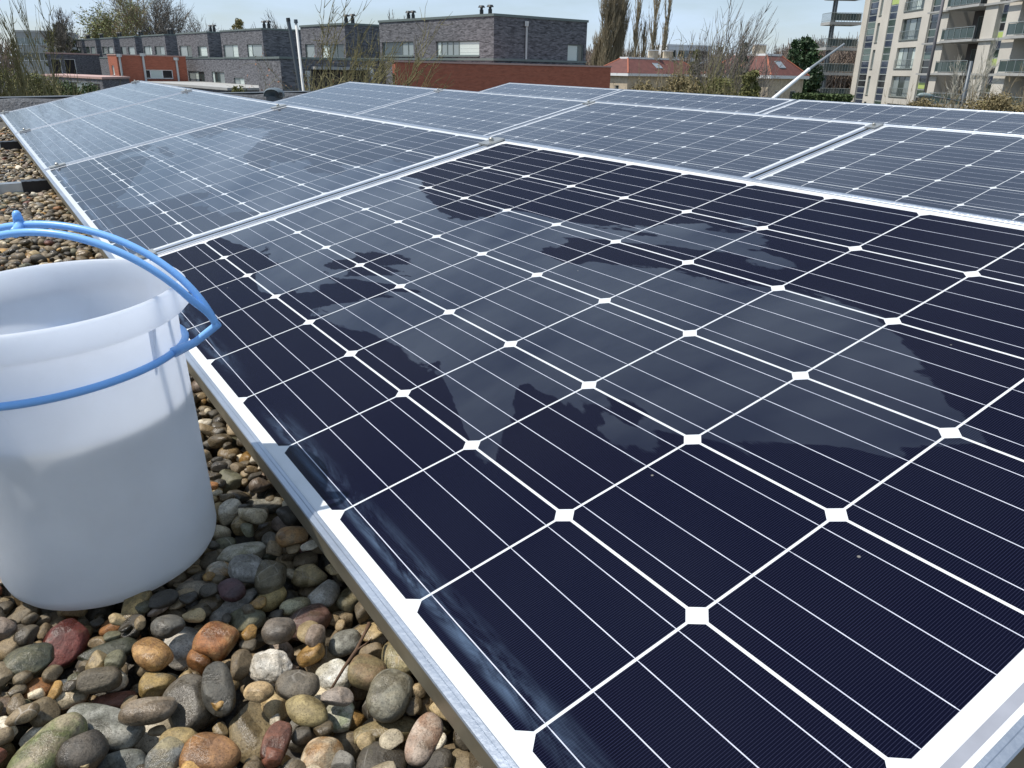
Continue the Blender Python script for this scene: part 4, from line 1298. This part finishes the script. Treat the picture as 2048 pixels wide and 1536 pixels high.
# coloured panel strips
pan_m = [M_strip_frame, M_panel_navy, M_panel_green, M_panel_black, M_panel_teal, M_panel_lime]
def strip(n0, n1, seq, x=.10, name='panel_strip'):
    b = MB(); ya, yb = Y_[n0] - tb.y, Y_[n1] - tb.y
    b.mi = 0; b.box((x, yb, 0), (x + 13, ya, ZTOP - GZ))
    z = ZTOP - GZ - .3; k = 0
    while z > .3:
        b.mi = seq[k % len(seq)]
        b.box((x - .035, yb + .10, z - .60), (x - .003, ya - .10, z)); z -= .742; k += 1
    b.build(name, pan_m, tower)
seqA = [1, 1, 4, 4, 1, 1, 2, 5, 4, 1, 1, 1, 4, 4, 1, 1, 4, 4, 1, 1, 3, 3, 1, 1, 1, 4, 1, 2]
seqB = [1, 2, 5, 1, 1, 2, 4, 1, 5, 5, 1, 1, 2, 2, 1, 1, 2, 2, 1, 1, 3, 3, 1, 1, 2, 1, 4, 1]
strip(1726, 1742, seqA); strip(1766, 1782, seqB); strip(1847, 1868, [1, 3, 2, 3, 1, 4, 3, 3, 1, 5, 2, 3], .16); strip(1986, 2002, [1, 2, 5, 3, 1, 2, 3, 5], .12)
# balcony bays
def balcony(y0, y1, z, out, inn, name='balcony', glass=True):
    y0 -= tb.y; y1 -= tb.y; z -= GZ
    b = MB(); b.box((out, y1, z - .22), (inn, y0, z)); b.box((out - .04, y1 - .03, z - .20), (out - .003, y0 + .03, z + .03))
    s_ = b.build(name, M_concrete, tower)
    b = MB()
    b.tube([(out + .04, y0 - .03, z + 1.08), (out + .04, y1 + .03, z + 1.08)], .035, 6)
    b.tube([(out + .04, y0 - .03, z + .12), (out + .04, y1 + .03, z + .12)], .02, 6)
    nb = max(3, int((y0 - y1) / 1.1))
    for q in range(nb + 1):
        yy = y0 - .05 - (y0 - y1 - .1) * q / nb
        b.box((out + .02, yy - .03, z + .003), (out + .06, yy + .03, z + 1.06))
    b.build('railing', M_rail, s_)
    if glass:
        b = MB(); b.box((out + .065, y1 + .05, z + .15), (out + .08, y0 - .05, z + 1.0)); b.build('railing_glass', M_balcony_glass, s_)
    return s_
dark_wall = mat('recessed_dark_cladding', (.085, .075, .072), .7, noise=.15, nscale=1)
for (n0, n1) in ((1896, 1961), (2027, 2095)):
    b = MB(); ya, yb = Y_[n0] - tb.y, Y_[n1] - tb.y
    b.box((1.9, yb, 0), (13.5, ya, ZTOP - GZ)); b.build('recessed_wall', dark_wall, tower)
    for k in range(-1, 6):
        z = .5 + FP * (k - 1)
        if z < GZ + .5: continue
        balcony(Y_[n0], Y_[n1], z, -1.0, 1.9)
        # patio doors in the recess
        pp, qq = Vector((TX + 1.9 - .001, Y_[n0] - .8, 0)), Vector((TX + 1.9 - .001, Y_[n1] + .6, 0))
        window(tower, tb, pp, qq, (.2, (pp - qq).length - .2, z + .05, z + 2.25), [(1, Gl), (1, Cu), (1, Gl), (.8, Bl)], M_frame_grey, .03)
b = MB(); ym = (Y_[1889] + Y_[1894]) / 2 - tb.y; b.tube([(-1.25, ym, 0), (-1.25, ym, ZTOP - GZ)], .15, 14); b.build('column', M_purple_column, tower, smooth=True)
for k in range(-1, 6):
    z = .5 + FP * (k - 1) - GZ
    if z < .5: continue
    b = MB(); b.box((-.45, Y_[1896] - tb.y, z - .2), (-.16, Y_[1849] - tb.y, z - .04)); b.build('link_beam', M_concrete, tower)
    b = MB(); b.box((-.55, Y_[2027] - tb.y, z - .2), (-.38, Y_[1961] - tb.y, z - .02)); b.build('link_beam', M_concrete, tower)
# open corner balconies at the far end
for k in range(-1, 6):
    z = .45 + FP * (k - 1)
    if z < GZ + .5: continue
    zz = z - GZ
    b = MB(); b.box((-4.1, .02, zz - .34), (-.13, 3.3, zz)); s_ = b.build('balcony', M_concrete, tower)
    b = MB()
    pts = [(-4.05, .06), (-.2, .06)]
    b.tube([(-4.05, .06, zz + 1.05), (-.2, .06, zz + 1.05)], .03, 6); b.tube([(-4.05, .06, zz + .15), (-.2, .06, zz + .15)], .02, 6)
    b.tube([(-4.05, .06, zz + 1.05), (-4.05, 3.2, zz + 1.05)], .03, 6); b.tube([(-4.05, .06, zz + .15), (-4.05, 3.2, zz + .15)], .02, 6)
    for q in range(12):
        x = -4.05 + 3.85 * q / 11; b.box((x - .02, .04, zz + .003), (x + .02, .08, zz + 1.05))
    for q in range(1, 9):
        y = .06 + 3.1 * q / 8; b.box((-4.07, y - .02, zz + .003), (-4.03, y + .02, zz + 1.05))
    b.build('railing', M_rail, s_)
    if True:
        b = MB(); b.box((-3.95, .09, zz + .15), (-.25, .105, zz + .98)); b.build('railing_glass', M_balcony_glass, s_)
for x, y in ((-3.5, .35), (-2.8, 3.0)):
    b = MB(); b.box((x - .13, y - .13, 0), (x + .13, y + .13, ZTOP - GZ)); b.build('post', M_dark_metal, tower)
b = MB(); b.box((-.5, Y_[2095] - tb.y - .4, ZTOP - GZ + .003), (14.5, .3, ZTOP - GZ + .35)); b.build('roof', M_concrete, tower)

# ------------------------------------------------------------------ trees
def rv(r, s): return Vector((r.gauss(0, s), r.gauss(0, s), r.gauss(0, s)))
def grow(out, r, p, d, L_, rad, lv, Q):
    n = 4 if lv < 2 else 3
    pts = [p]
    rads = [rad]
    for k in range(n):
        d = (d + rv(r, Q['wob']) + Vector((0, 0, Q['up'] * (1 if lv else .4)))).normalized()
        p = p + d * (L_ / n)
        pts.append(p); rads.append(rad * (1 - .62 * (k + 1) / n) if lv else rad * (1 - .55 * (k + 1) / n))
        if lv < Q['max'] and (lv or k >= Q['first']):
            for _ in range(Q['kids'][min(lv, len(Q['kids']) - 1)]):
                ax = d.cross(rv(r, 1)).normalized()
                dd = (Matrix.Rotation(r.gauss(Q['ang'], .16), 3, ax) @ d).normalized()
                grow(out, r, p.copy(), dd, L_ * r.uniform(*Q['ratio']), max(rads[-1] * r.uniform(.5, .72), Q['rmin']), lv + 1, Q)
    if lv and lv < Q['max']:
        grow(out, r, p.copy(), (d + rv(r, .2)).normalized(), L_ * .55, max(rads[-1] * .9, Q['rmin']), lv + 1, Q)
    out.append((lv, pts, rads))
def seg_mesh(strips, name, m, parent, leaves=None, leaf_m=None):
    V, Fc, mi = [], [], []
    off = 0
    for lv, pts, rads in strips:
        ns = 7 if lv == 0 else (5 if lv == 1 else 3)
        P = np.array([q[:] for q in pts]); Rr = np.array(rads)
        tn = np.gradient(P, axis=0); tn /= np.linalg.norm(tn, axis=1)[:, None] + 1e-9
        ref = np.array([0, 0, 1.]) if abs(tn[0, 2]) < .9 else np.array([1., 0, 0])
        u = np.cross(ref, tn); u /= np.linalg.norm(u, axis=1)[:, None] + 1e-9
        v = np.cross(tn, u)
        a = np.arange(ns) * 2 * np.pi / ns
        ring = P[:, None, :] + (u[:, None, :] * np.cos(a)[None, :, None] + v[:, None, :] * np.sin(a)[None, :, None]) * Rr[:, None, None]
        V.append(ring.reshape(-1, 3))
        k = np.arange(len(P) - 1)[:, None] * ns; j = np.arange(ns)[None, :]; j2 = (j + 1) % ns
        q = np.stack([k + j, k + j2, k + ns + j2, k + ns + j], -1).reshape(-1, 4) + off
        Fc.append(q); mi.append(np.zeros(len(q), int)); off += len(P) * ns
    if leaves is not None and len(leaves):
        V.append(leaves.reshape(-1, 3)); n = len(leaves)
        Fc.append(np.arange(n * 4).reshape(-1, 4) + off); mi.append(np.ones(n, int))
    V = np.concatenate(V); Fc = np.concatenate(Fc); mi = np.concatenate(mi)
    me = bpy.data.meshes.new(name)
    me.vertices.add(len(V)); me.vertices.foreach_set('co', V.astype(np.float32).ravel())
    me.loops.add(Fc.size); me.loops.foreach_set('vertex_index', Fc.astype(np.int32).ravel())
    me.polygons.add(len(Fc)); me.polygons.foreach_set('loop_start', np.arange(0, Fc.size, 4, dtype=np.int32)); me.polygons.foreach_set('loop_total', np.full(len(Fc), 4, np.int32))
    me.polygons.foreach_set('material_index', mi.astype(np.int32))
    me.materials.append(m)
    if leaf_m: me.materials.append(leaf_m)
    me.update(calc_edges=True)
    o = bpy.data.objects.new(name, me); C.objects.link(o); o.parent = parent
    return o
def leaf_quads(cent, size, r):
    n = len(cent)
    a = r.normal(size=(n, 3)); a /= np.linalg.norm(a, axis=1)[:, None]
    b = np.cross(a, r.normal(size=(n, 3))); b /= np.linalg.norm(b, axis=1)[:, None]
    s = size * r.uniform(.5, 1.3, (n, 1)); a = a * s; b = b * s * .6
    return np.stack([cent - a, cent - b, cent + a, cent + b], 1)
def tree(px, Y, top_py, label, kind='bare', seed=1, twig=None, bark=None, spread=1.0, leafm=None, nleaf=0, lsize=.12, name='tree', group=None, cat='tree', lean=(0, 0), w_px=0, **kw):
    top = at(px, top_py, Y); Hh = top.z - GZ
    q = at(px, 140, Y)
    root = thing(name, label, cat, loc=(q.x, q.y, GZ), group=group)
    r = random.Random(seed); nr = np.random.default_rng(seed)
    Q = dict(wob=.19, up=.06, first=1, kids=[2, 2, 2, 2], ang=.62 * spread, ratio=(.42, .66), max=4, rmin=.010)
    if kind == 'poplar': Q.update(ang=.22, up=.34, wob=.012, kids=[7, 4, 2], ratio=(.26, .40), max=3, first=0, rmin=.02)
    if kind == 'shrub': Q.update(first=1, kids=[2, 1, 1], ang=.6 * spread, up=.02, wob=.25, max=3, ratio=(.42, .66), rmin=.008)
    Q.update(kw)
    out = []
    if kind == 'shrub':
        ns = kw.get('stems', 5)
        for k in range(ns):
            a = k * 2.4 + r.random()
            d = Vector((math.cos(a) * .17 * spread, math.sin(a) * .17 * spread, 1)).normalized()
            grow(out, r, Vector((math.cos(a) * .1, math.sin(a) * .1, 0)), d, Hh * .5, Hh * .010 + .015, 0, Q)
    elif kind == 'poplar':
        grow(out, r, Vector((0, 0, 0)), Vector((0, 0, 1)), Hh * .92, Hh * .016, 0, Q)
    else:
        grow(out, r, Vector((0, 0, 0)), Vector((lean[0], lean[1], 1)).normalized(), Hh * kw.get('tl', .52), Hh * .017 * kw.get('fat', 1), 0, Q)
    zs = max(p.z for _, pts, _ in out for p in pts)
    k_ = Hh / zs
    hi = [p for lv, pts, _ in out if lv for p in pts if p.z > zs * .35]
    cx, cy, cz = (sum(getattr(p, a_) for p in hi) / len(hi) for a_ in 'xyz')
    xs_ = sorted(p.x - cx * p.z / cz for p in hi)
    wd_ = xs_[int(len(xs_) * .985)] - xs_[int(len(xs_) * .015)]
    kx = (w_px * Y / 1720 / wd_) if w_px else 1
    out = [(lv, [Vector(((p.x - cx * p.z / cz) * kx, (p.y - cy * p.z / cz) * kx, p.z * k_)) for p in pts], rads) for lv, pts, rads in out]
    tr = [s for s in out if s[0] == 0]; cr = [s for s in out if s[0]]
    leaves = None
    if nleaf:
        tips = np.array([p[:] for lv, pts, _ in out if lv >= Q['max'] - 1 for p in pts])
        idx = nr.integers(0, len(tips), nleaf)
        leaves = leaf_quads(tips[idx] + nr.normal(size=(nleaf, 3)) * lsize * 1.6, lsize, nr)
    seg_mesh(tr, 'trunk', bark or M_bark, root)
    seg_mesh(cr, 'crown', twig or bark or M_bark, root, leaves, leafm)
    return root
def evergreen(px, Y, top_py, w_px, label, seed, m, n=5000, lsize=.16, shape='cone', bottom=None, group=None, name='evergreen_tree', clumps=55, low=.5):
    top = at(px, top_py, Y); Hh = top.z - GZ; Rw = w_px / 1825 * Y / 2
    q = at(px, 140, Y)
    root = thing(name, label, 'tree' if 'tree' in name else 'shrub', loc=(q.x, q.y, GZ), group=group)
    nr = np.random.default_rng(seed)
    r = random.Random(seed)
    tr = [(0, [Vector((0, 0, 0)), Vector((.05, 0, Hh * .5)), Vector((0, .03, Hh * .93))], [Hh * .018, Hh * .012, .02])]
    cl = []
    for k in range(clumps):
        h = low + (1 - low) * nr.random() ** 1.1
        rr = Rw * (1 - ((h - low) / (1 - low)) ** (1.3 if shape == 'cone' else 3.2)) * (.55 + .45 * nr.random()) + .05
        a = nr.random() * 6.28
        cl.append((rr * math.cos(a), rr * math.sin(a), Hh * h * .97, Rw * nr.uniform(.16, .42)))
        tr.append((1, [Vector((0, 0, Hh * h * .9)), Vector((rr * .5 * math.cos(a), rr * .5 * math.sin(a), Hh * h * .93)), Vector((rr * math.cos(a), rr * math.sin(a), Hh * h * .97))], [.05, .035, .015]))
    cl = np.array(cl); idx = nr.integers(0, len(cl), n)
    off = nr.normal(size=(n, 3)); off /= np.linalg.norm(off, axis=1)[:, None]; off *= (nr.random((n, 1)) ** .4) * cl[idx, 3:4]; off[:, 2] *= .8
    leaves = leaf_quads(cl[idx, :3] + off, lsize, nr)
    seg_mesh([tr[0]], 'trunk', M_bark, root)
    seg_mesh(tr[1:], 'crown', M_bark, root, leaves, m)
    return root

# near bare trees
tree(690, 26, -55, 'tall mossy bare tree in front of the grey houses, left of the red wall', seed=5, spread=1.15, fat=1.9, rmin=.011, first=2, tl=.56, max=4, kids=[4, 2, 2, 1], w_px=330)
tree(600, 24, 62, 'smaller bare tree with reddish buds beside the leaning dark pole', 'shrub', seed=14, spread=1.0, stems=3, rmin=.005, kids=[1, 1, 1], leafm=mat('reddish_buds', (.26, .12, .07), .8), nleaf=700, lsize=.03, w_px=300)
tree(22, 19, -130, 'large mossy tree trunk at the left picture edge', seed=8, spread=.8, fat=1.9, rmin=.009, tl=.66, max=4, kids=[3, 2, 2, 1], w_px=230)
tree(58, 16.5, -30, 'many stemmed mossy bare tree, right of the large trunk at left', 'shrub', seed=21, spread=1.0, stems=4, kids=[1, 1, 1], rmin=.005, w_px=290)
tree(-30, 24, 40, 'brushy bare tree partly cut off by the left edge', 'shrub', seed=31, spread=1.0, stems=6, twig=M_twig_grey, w_px=160)
tree(12, 30, 80, 'low tangled thicket at left behind the mossy stems', 'shrub', seed=41, spread=1.5, stems=7, kids=[2, 2, 1], twig=M_twig_tan, name='bush', cat='bush', w_px=220)
tree(100, 34, 128, 'low green brown bush in front of the far left buildings', 'shrub', seed=42, spread=1.8, stems=7, kids=[2, 2, 1], name='bush', cat='bush', leafm=M_leaf_brown, nleaf=2500, lsize=.06, w_px=170)
tree(170, 40, 168, 'dark low bush line in front of the low orange edged building', 'shrub', seed=43, spread=1.8, stems=6, name='bush', cat='bush', leafm=M_leaf_brown, nleaf=3000, lsize=.07, w_px=130)
for px, Y, tp, wp, sd_, l, m_ in ((-10, 27, 128, 150, 201, 'brown green brush mass at the left edge behind the parapet', M_leaf_brown), (60, 29, 146, 150, 202, 'low mossy brush mass right of the many stemmed tree', M_leaf_brown),
                                  (118, 31, 160, 130, 203, 'low dark green bush in front of the orange edged building', M_hedge), (172, 33, 166, 110, 204, 'lowest dark green bush beside the farthest panel corner', M_hedge),
                                  (470, 28, 170, 90, 205, 'low mossy bush just left of the vent cowl', M_leaf_brown), (1290, 25, 160, 120, 206, 'low brown brush mass under the left red roof', M_brush), (1365, 24, 146, 150, 207, 'brown brush mass between the two red roofs', M_brush), (1440, 23.5, 150, 130, 208, 'olive brush mass at the foot of the tallest bare tree', M_leaf_brown),
                                  (1860, 44, 203, 120, 209, 'low brown brush around the street lamp arm', M_brush), (2010, 45, 196, 160, 210, 'brown brush right of the lamp post', M_brush)):
    evergreen(px, Y, tp, wp, l, sd_, m_, 9000, .038 if Y < 40 else .06, 'round', low=.72, clumps=60, name='bush', group='brushy bushes beyond the roof')
# far trees at left
tree(222, 135, -4, 'fresh green tree behind the left end of the terrace', seed=65, spread=.8, twig=M_twig_tan, rmin=.025, max=3, kids=[5, 4, 3], leafm=M_leaf_fresh, nleaf=9000, lsize=.16, w_px=95, name='leafy_tree')
tree(262, 132, -35, 'tall bare tree with pale green haze, beside the fresh green tree', seed=61, spread=.7, twig=M_twig_tan, rmin=.03, leafm=M_leaf_fresh, nleaf=2500, lsize=.13, w_px=80)
evergreen(132, 130, 46, 66, 'olive brown tree left of the terrace end', 4, M_leaf_brown, 7000, .2, 'round', name='leafy_tree', low=.3, clumps=80)
tree(135, 128, 12, 'bare tree rising over the olive brown tree', seed=64, spread=.75, twig=M_twig_grey, rmin=.03, w_px=75)
tree(318, 140, -45, 'widest grey bare tree behind the terrace, top cut off', seed=62, spread=.75, twig=M_twig_grey, rmin=.03, max=3, kids=[5, 4, 3], w_px=125)
tree(352, 146, 0, 'grey bare tree just right of the widest bare one', seed=63, spread=.8, twig=M_twig_grey, rmin=.03, max=3, kids=[4, 3, 2], w_px=90)
tree(400, 150, 22, 'rounded bare tree behind the house with the white window', seed=66, spread=.8, twig=M_twig_grey, rmin=.03, max=3, kids=[4, 3, 2], w_px=85)
evergreen(487, 150, 36, 56, 'yellowish budding round tree behind the grey terrace', 6, M_leaf_yellow, 4500, .17, 'round', name='leafy_tree', low=.35, clumps=60)
tree(575, 130, 18, 'bare tree directly behind the top of the leaning pole', seed=67, spread=.65, twig=M_twig_grey, rmin=.03, max=3, kids=[4, 3, 2], w_px=68)
tree(790, 110, 16, 'small bare treetop over the left part of the largest grey house', seed=68, spread=.8, twig=M_twig_grey, rmin=.03, w_px=80)
# poplars
for i, (px, Y, tp, sd_, l) in enumerate([(1193, 122, 48, 71, 'shortest poplar, right against the dark corner of the largest house'), (1213, 120, -60, 72, 'thick bare poplar, left one of the tall pair'), (1233, 121, -75, 73, 'thick bare poplar, right one of the tall pair'),
        (1268, 128, -40, 74, 'slender bare poplar, first right of the thick pair'), (1284, 128, 22, 75, 'short thin bare poplar between two slender ones'), (1303, 125, -60, 76, 'slender bare poplar in the middle of the right group'), (1325, 126, -45, 77, 'slender bare poplar at the right end of the group')]):
    tree(px, Y, tp, l, 'poplar', seed=sd_, twig=M_poplar, bark=M_poplar, name='poplar_tree', group='row of bare poplars', ang=.24 if i < 3 else .15, kids=[17, 6, 2] if i < 3 else [12, 4, 2], ratio=(.24, .38) if i < 3 else (.16, .28))
# bare shrubs and trees at right
tree(1335, 26, 60, 'brown bare shrub in front of the left red roofed house', 'shrub', seed=81, spread=.9, stems=6, twig=M_twig_tan, w_px=140, leafm=M_brush, nleaf=2200, lsize=.028)
tree(1392, 24, 18, 'yellowish bare tree in front of the distant white block', 'shrub', seed=82, spread=1.1, stems=7, rmin=.007, w_px=190)
tree(1448, 27, -35, 'tallest bare tree between the two red roofed houses', seed=83, spread=.9, fat=1.8, twig=M_twig_grey, rmin=.008, kids=[3, 3, 2, 1], w_px=190)
tree(1432, 22, 105, 'dense mossy shrub at the foot of the tallest bare tree', 'shrub', seed=84, spread=1.4, stems=9, kids=[2, 2, 1], rmin=.006, w_px=220, leafm=M_brush, nleaf=2200, lsize=.028)
tree(1360, 22, 120, 'brown tangled shrub behind the panels, right of the red wall', 'shrub', seed=85, spread=1.5, stems=9, kids=[2, 2, 1], twig=M_twig_tan, rmin=.006, w_px=190, leafm=M_brush, nleaf=2200, lsize=.028)
tree(1520, 30, 55, 'thin reddish bare tree left of the dark evergreen', 'shrub', seed=86, spread=.6, stems=3, twig=M_twig_grey, rmin=.008, w_px=110)
tree(1290, 30, 128, 'low brown shrub hiding the wall of the left red roofed house', 'shrub', seed=87, spread=1.6, stems=8, twig=M_twig_tan, rmin=.008, w_px=150, leafm=M_brush, nleaf=2200, lsize=.028)
evergreen(1505, 19.5, 124, 84, 'yellow green bushy conifer in front of the right red roofed house', 91, M_leaf_brown, 16000, .030, 'cone', low=.62, clumps=130, name='evergreen_shrub')
evergreen(1390, 60, 96, 46, 'small brownish evergreen behind the yellowish bare tree', 92, M_leaf_brown, 3500, .09, 'cone', low=.4)
evergreen(1437, 60, 88, 36, 'narrow brownish evergreen behind the tallest bare tree', 93, M_leaf_brown, 3000, .09, 'cone', low=.4)
evergreen(1484, 70, 80, 40, 'dark narrow evergreen left of the right red roof', 94, M_leaf_dark, 3000, .11, 'cone', low=.4)
evergreen(1606, 98, 76, 92, 'big dark evergreen behind the right red roofed house', 95, M_leaf_dark, 11000, .20, 'round', low=.3, clumps=75)
evergreen(1582, 96, 74, 30, 'slim evergreen on the left flank of the big dark one', 96, M_leaf_dark, 2500, .15, 'cone', low=.5)
# in front of the tower
tree(1925, 58, 108, 'white stemmed birch in front of the tower balconies', seed=101, spread=.55, twig=M_bark_birch, bark=M_bark_birch, rmin=.02, kids=[2, 2, 1], max=3, w_px=60)
tree(1962, 60, 62, 'taller birch with a pale forked trunk in front of the tower', seed=102, spread=.5, twig=M_bark_birch, bark=M_bark_birch, rmin=.02, kids=[2, 2, 1], max=3, w_px=75)
for i, (px, tp, sp_, l) in enumerate([(1815, 160, 1.0, 'low bare shrub at the left foot of the tower facade'), (1880, 150, 1.2, 'bare shrub behind the street lamp head'), (1990, 140, 1.1, 'bare shrub right of the lamp post'), (2045, 120, 1.1, 'bare shrub at the right picture edge')]):
    tree(px, 45 + i * 2, tp, l, 'shrub', seed=110 + i, spread=sp_, stems=6, twig=M_twig_tan, rmin=.012, w_px=120)
for px, Y, tp, sd_, l, m_ in ((1400, 21, 128, 131, 'brown dense twiggy shrub left of the yellow green conifer', M_twig_tan), (1465, 21.5, 132, 132, 'mossy twiggy shrub right in front of the yellow green conifer', M_bark),
                          (1310, 24, 138, 133, 'low tangled shrub just right of the long red brick wall', M_twig_tan)):
    tree(px, Y, tp, l, 'shrub', seed=sd_, spread=1.5, stems=9, kids=[2, 2, 1], rmin=.005, twig=m_, w_px=170, leafm=M_brush, nleaf=2500, lsize=.026)
# hedge
hp0, hp1 = at(1590, 186, 62), at(1700, 188, 60)
nr = np.random.default_rng(5); n = 12000
u = nr.random((n, 1)); cpos = np.array(flat(hp0)[:]) * (1 - u) + np.array(flat(hp1)[:]) * u
cpos = cpos + np.c_[nr.normal(size=n) * .1, nr.uniform(-.5, .5, n), GZ + (hp0.z - GZ) * nr.random(n) ** .35]
root = thing('hedge', 'clipped green hedge at the foot of the apartment tower', 'hedge', loc=(0, 0, 0))
hb = MB(); prism(hb, [(hp0.x, hp0.y - .35), (hp1.x, hp1.y - .35), (hp1.x, hp1.y + .35), (hp0.x, hp0.y + .35)], GZ, hp0.z - .15)
hb.build('stem_mass', M_hedge, root)
seg_mesh([(1, [Vector(hp0) - Vector((0, 0, 3)), Vector(hp1) - Vector((0, 0, 3))], [.05, .05])], 'foliage', M_bark, root, leaf_quads(cpos, .11, nr), M_hedge)
# far-off wood along the horizon: one mass
nr = np.random.default_rng(9)
strips = []
rr = random.Random(3)
for k in range(1500):
    px = rr.choice([rr.uniform(-150, 620), rr.uniform(1160, 1560), rr.uniform(1560, 1790), rr.uniform(1560, 1790), rr.uniform(1160, 1240)])
    if 1560 < px: Y, tp = rr.uniform(170, 215), 92 + abs(px - 1700) * .10 + rr.gauss(0, 6)
    elif px > 1160: Y, tp = rr.uniform(180, 230), 112 + rr.gauss(0, 7)
    else: Y, tp = rr.uniform(190, 240), 82 + 14 * math.sin(px * .02) + rr.gauss(0, 7)
    q = at(px, tp, Y); Hh = q.z - GZ
    b0 = Vector((q.x, q.y, GZ)); out = [(0, [b0, b0 + Vector((0, 0, Hh * .5)), b0 + Vector((0, 0, Hh * .75))], [.2, .15, .08])]
    for j in range(13):
        h = rr.uniform(.25, .85); a = rr.random() * 6.28; l_ = Hh * rr.uniform(.12, .3)
        s0 = b0 + Vector((0, 0, Hh * h)); s1 = s0 + Vector((math.cos(a) * l_ * .5, math.sin(a) * l_ * .5, l_ * .6)); s2 = s1 + Vector((math.cos(a) * l_ * .15, math.sin(a) * l_ * .15, l_ * .5))
        out.append((2, [s0, s1, s2], [.10, .08, .04]))
    strips += out
wd = bpy.data.objects.new('tmp', None)
o = seg_mesh(strips, 'distant_wood', mat('distant_twigs', (.20, .155, .125), .9, noise=.25, nscale=.02), None)
bpy.data.objects.remove(wd)
o['kind'] = 'stuff'

# ------------------------------------------------------------------ poles, lamp, hood
def post(name, label, cat, pts, rads, mats, parts_, n=12, group=None):
    base = Vector(pts[0])
    root = thing(name, label, cat, loc=base, group=group)
    for (i, j), m_, nm in zip(parts_[0], mats, parts_[1]):
        b = MB(); b.tube([Vector(p) - base for p in pts[i:j + 1]], rads[i:j + 1] if not isinstance(rads[0], tuple) else [rads[k][0] for k in range(i, j + 1)], n)
        b.build(nm, m_, root, smooth=False)
    return root
def line_down(a, b_, z):
    t_ = (z - b_.z) / (b_.z - a.z); return b_ + (b_ - a) * t_
a, b_ = at(577, 43, 13), at(603, 195, 13)
base = line_down(a, b_, GZ)
root = thing('dark_pole', 'dark grey leaning pole between the two bare trees at left', 'pole', loc=base)
b = MB(); dv = a - base; b.tube([Vector((0, 0, 0)), dv], [.030, .028], 4); b.build('shaft', M_dark_metal, root)
b = MB(); b.tube([dv, dv + dv.normalized() * .05], [.033, .030], 4); b.build('cap', M_black_vent, root)
a, b_ = at(592, 46, 13.4), at(608, 195, 13.4)
base = line_down(a, b_, GZ)
root = thing('pale_pipe', 'pale grey pipe standing right of the leaning dark pole', 'pipe', loc=base)
b = MB(); dv = a - base; b.tube([Vector((0, 0, 0)), dv], .020, 12); b.build('shaft', M_pipe, root, smooth=True)
b = MB(); b.tube([dv - dv.normalized() * .0, dv + dv.normalized() * .05], [.032, .028], 12); b.build('cap', M_dark_metal, root)
# slanting mast
a0_, a1_, a2_ = at(1548, 196, 15), at(1614, 142, 15.6), at(1688, 88, 16.4)
base = line_down(a1_, a0_, GZ)
root = thing('mast', 'slanting mast, thick white lower part and thin grey upper part', 'mast', loc=base)
b = MB(); b.tube([Vector(), a0_ - base, a1_ - base], [.036, .034, .031], 16); b.tube([a1_ - base, a1_ - base + (a1_ - a0_).normalized() * .06], [.035, .035], 16)
b.build('lower_tube', M_white, root, smooth=False)
b = MB(); b.tube([a1_ - base + (a1_ - a0_).normalized() * .061, a2_ - base], [.026, .018], 12); b.build('upper_tube', mat('galvanised_grey_mast', (.30, .32, .33), .5, .4), root)
# street lamp
pt, pb_ = at(1943, 122, 50), at(1947, 215, 50)
base = Vector((pt.x, pt.y, GZ))
root = thing('street_lamp', 'grey street lamp with a long arm in front of the tower', 'street lamp', loc=base)
b = MB(); b.tube([(0, 0, 0), (0, 0, 3.2), (0, 0, pt.z - GZ)], [.13, .12, .10], 14); b.build('post', M_dark_metal, root, smooth=True)
h0, h1, j0 = at(1836, 190, 50) - base, at(1866, 193, 50) - base, at(1945, 212, 50) - base
mid = at(1905, 200, 50) - base
b = MB(); b.tube([j0, mid, h1], [.05, .05, .045], 10); b.build('arm', M_dark_metal, root, smooth=True)
b = MB(); b.tube([h1 + Vector((.05, 0, 0)), h1.lerp(h0, .25), h1.lerp(h0, .6), h1.lerp(h0, .9), h0 + Vector((-.05, 0, -.02))], [.06, .14, .17, .12, .03], 16); b.build('lamp_head', mat('lamp_head_grey', (.20, .25, .25), .4), root, smooth=True)
# roof hood
hb_ = at(549, 199, 7.55)
M_ = Matrix.Translation(Vector((hb_.x, hb_.y, hb_.z + .025)))
M_ = M_ @ Matrix.Scale(.72, 4)
root = thing('roof_cowl', 'dark grey rounded vent cowl at the roof edge behind the front row', 'vent cowl', M=M_)
b = MB(); wq, hq, dq = .12, .105, .11
segs_ = 14
for k in range(segs_):
    a1, a2 = math.pi * k / segs_, math.pi * (k + 1) / segs_
    f1 = lambda a, y, s: (-wq * math.cos(a) * s, y, hq * (math.sin(a) ** .7) * s)
    for (ya, sa), (yb, sb) in (((-dq, .82), (-dq * .4, 1)), ((-dq * .4, 1), (dq * .5, 1)), ((dq * .5, 1), (dq, .7)), ((dq, .7), (dq, .001)), ((-dq, .82), (-dq * .8, .74)), ((-dq * .8, .74), (-dq * .3, .001))):
        b.quad(f1(a1, ya, sa), f1(a2, ya, sa), f1(a2, yb, sb), f1(a1, yb, sb))
cw = b.build('cowl', mat('cowl_grey_plastic', (.10, .125, .14), .45), root, smooth=True)
b = MB(); b.box((.045, -dq * .95, .012), (.125, -dq * .6, .055)); b.build('opening', M_black_vent, root)
b = MB(); b.tube([(0, 0, -.20), (0, 0, .005)], [.10, .10], 20); b.build('collar', M_dark_metal, root)
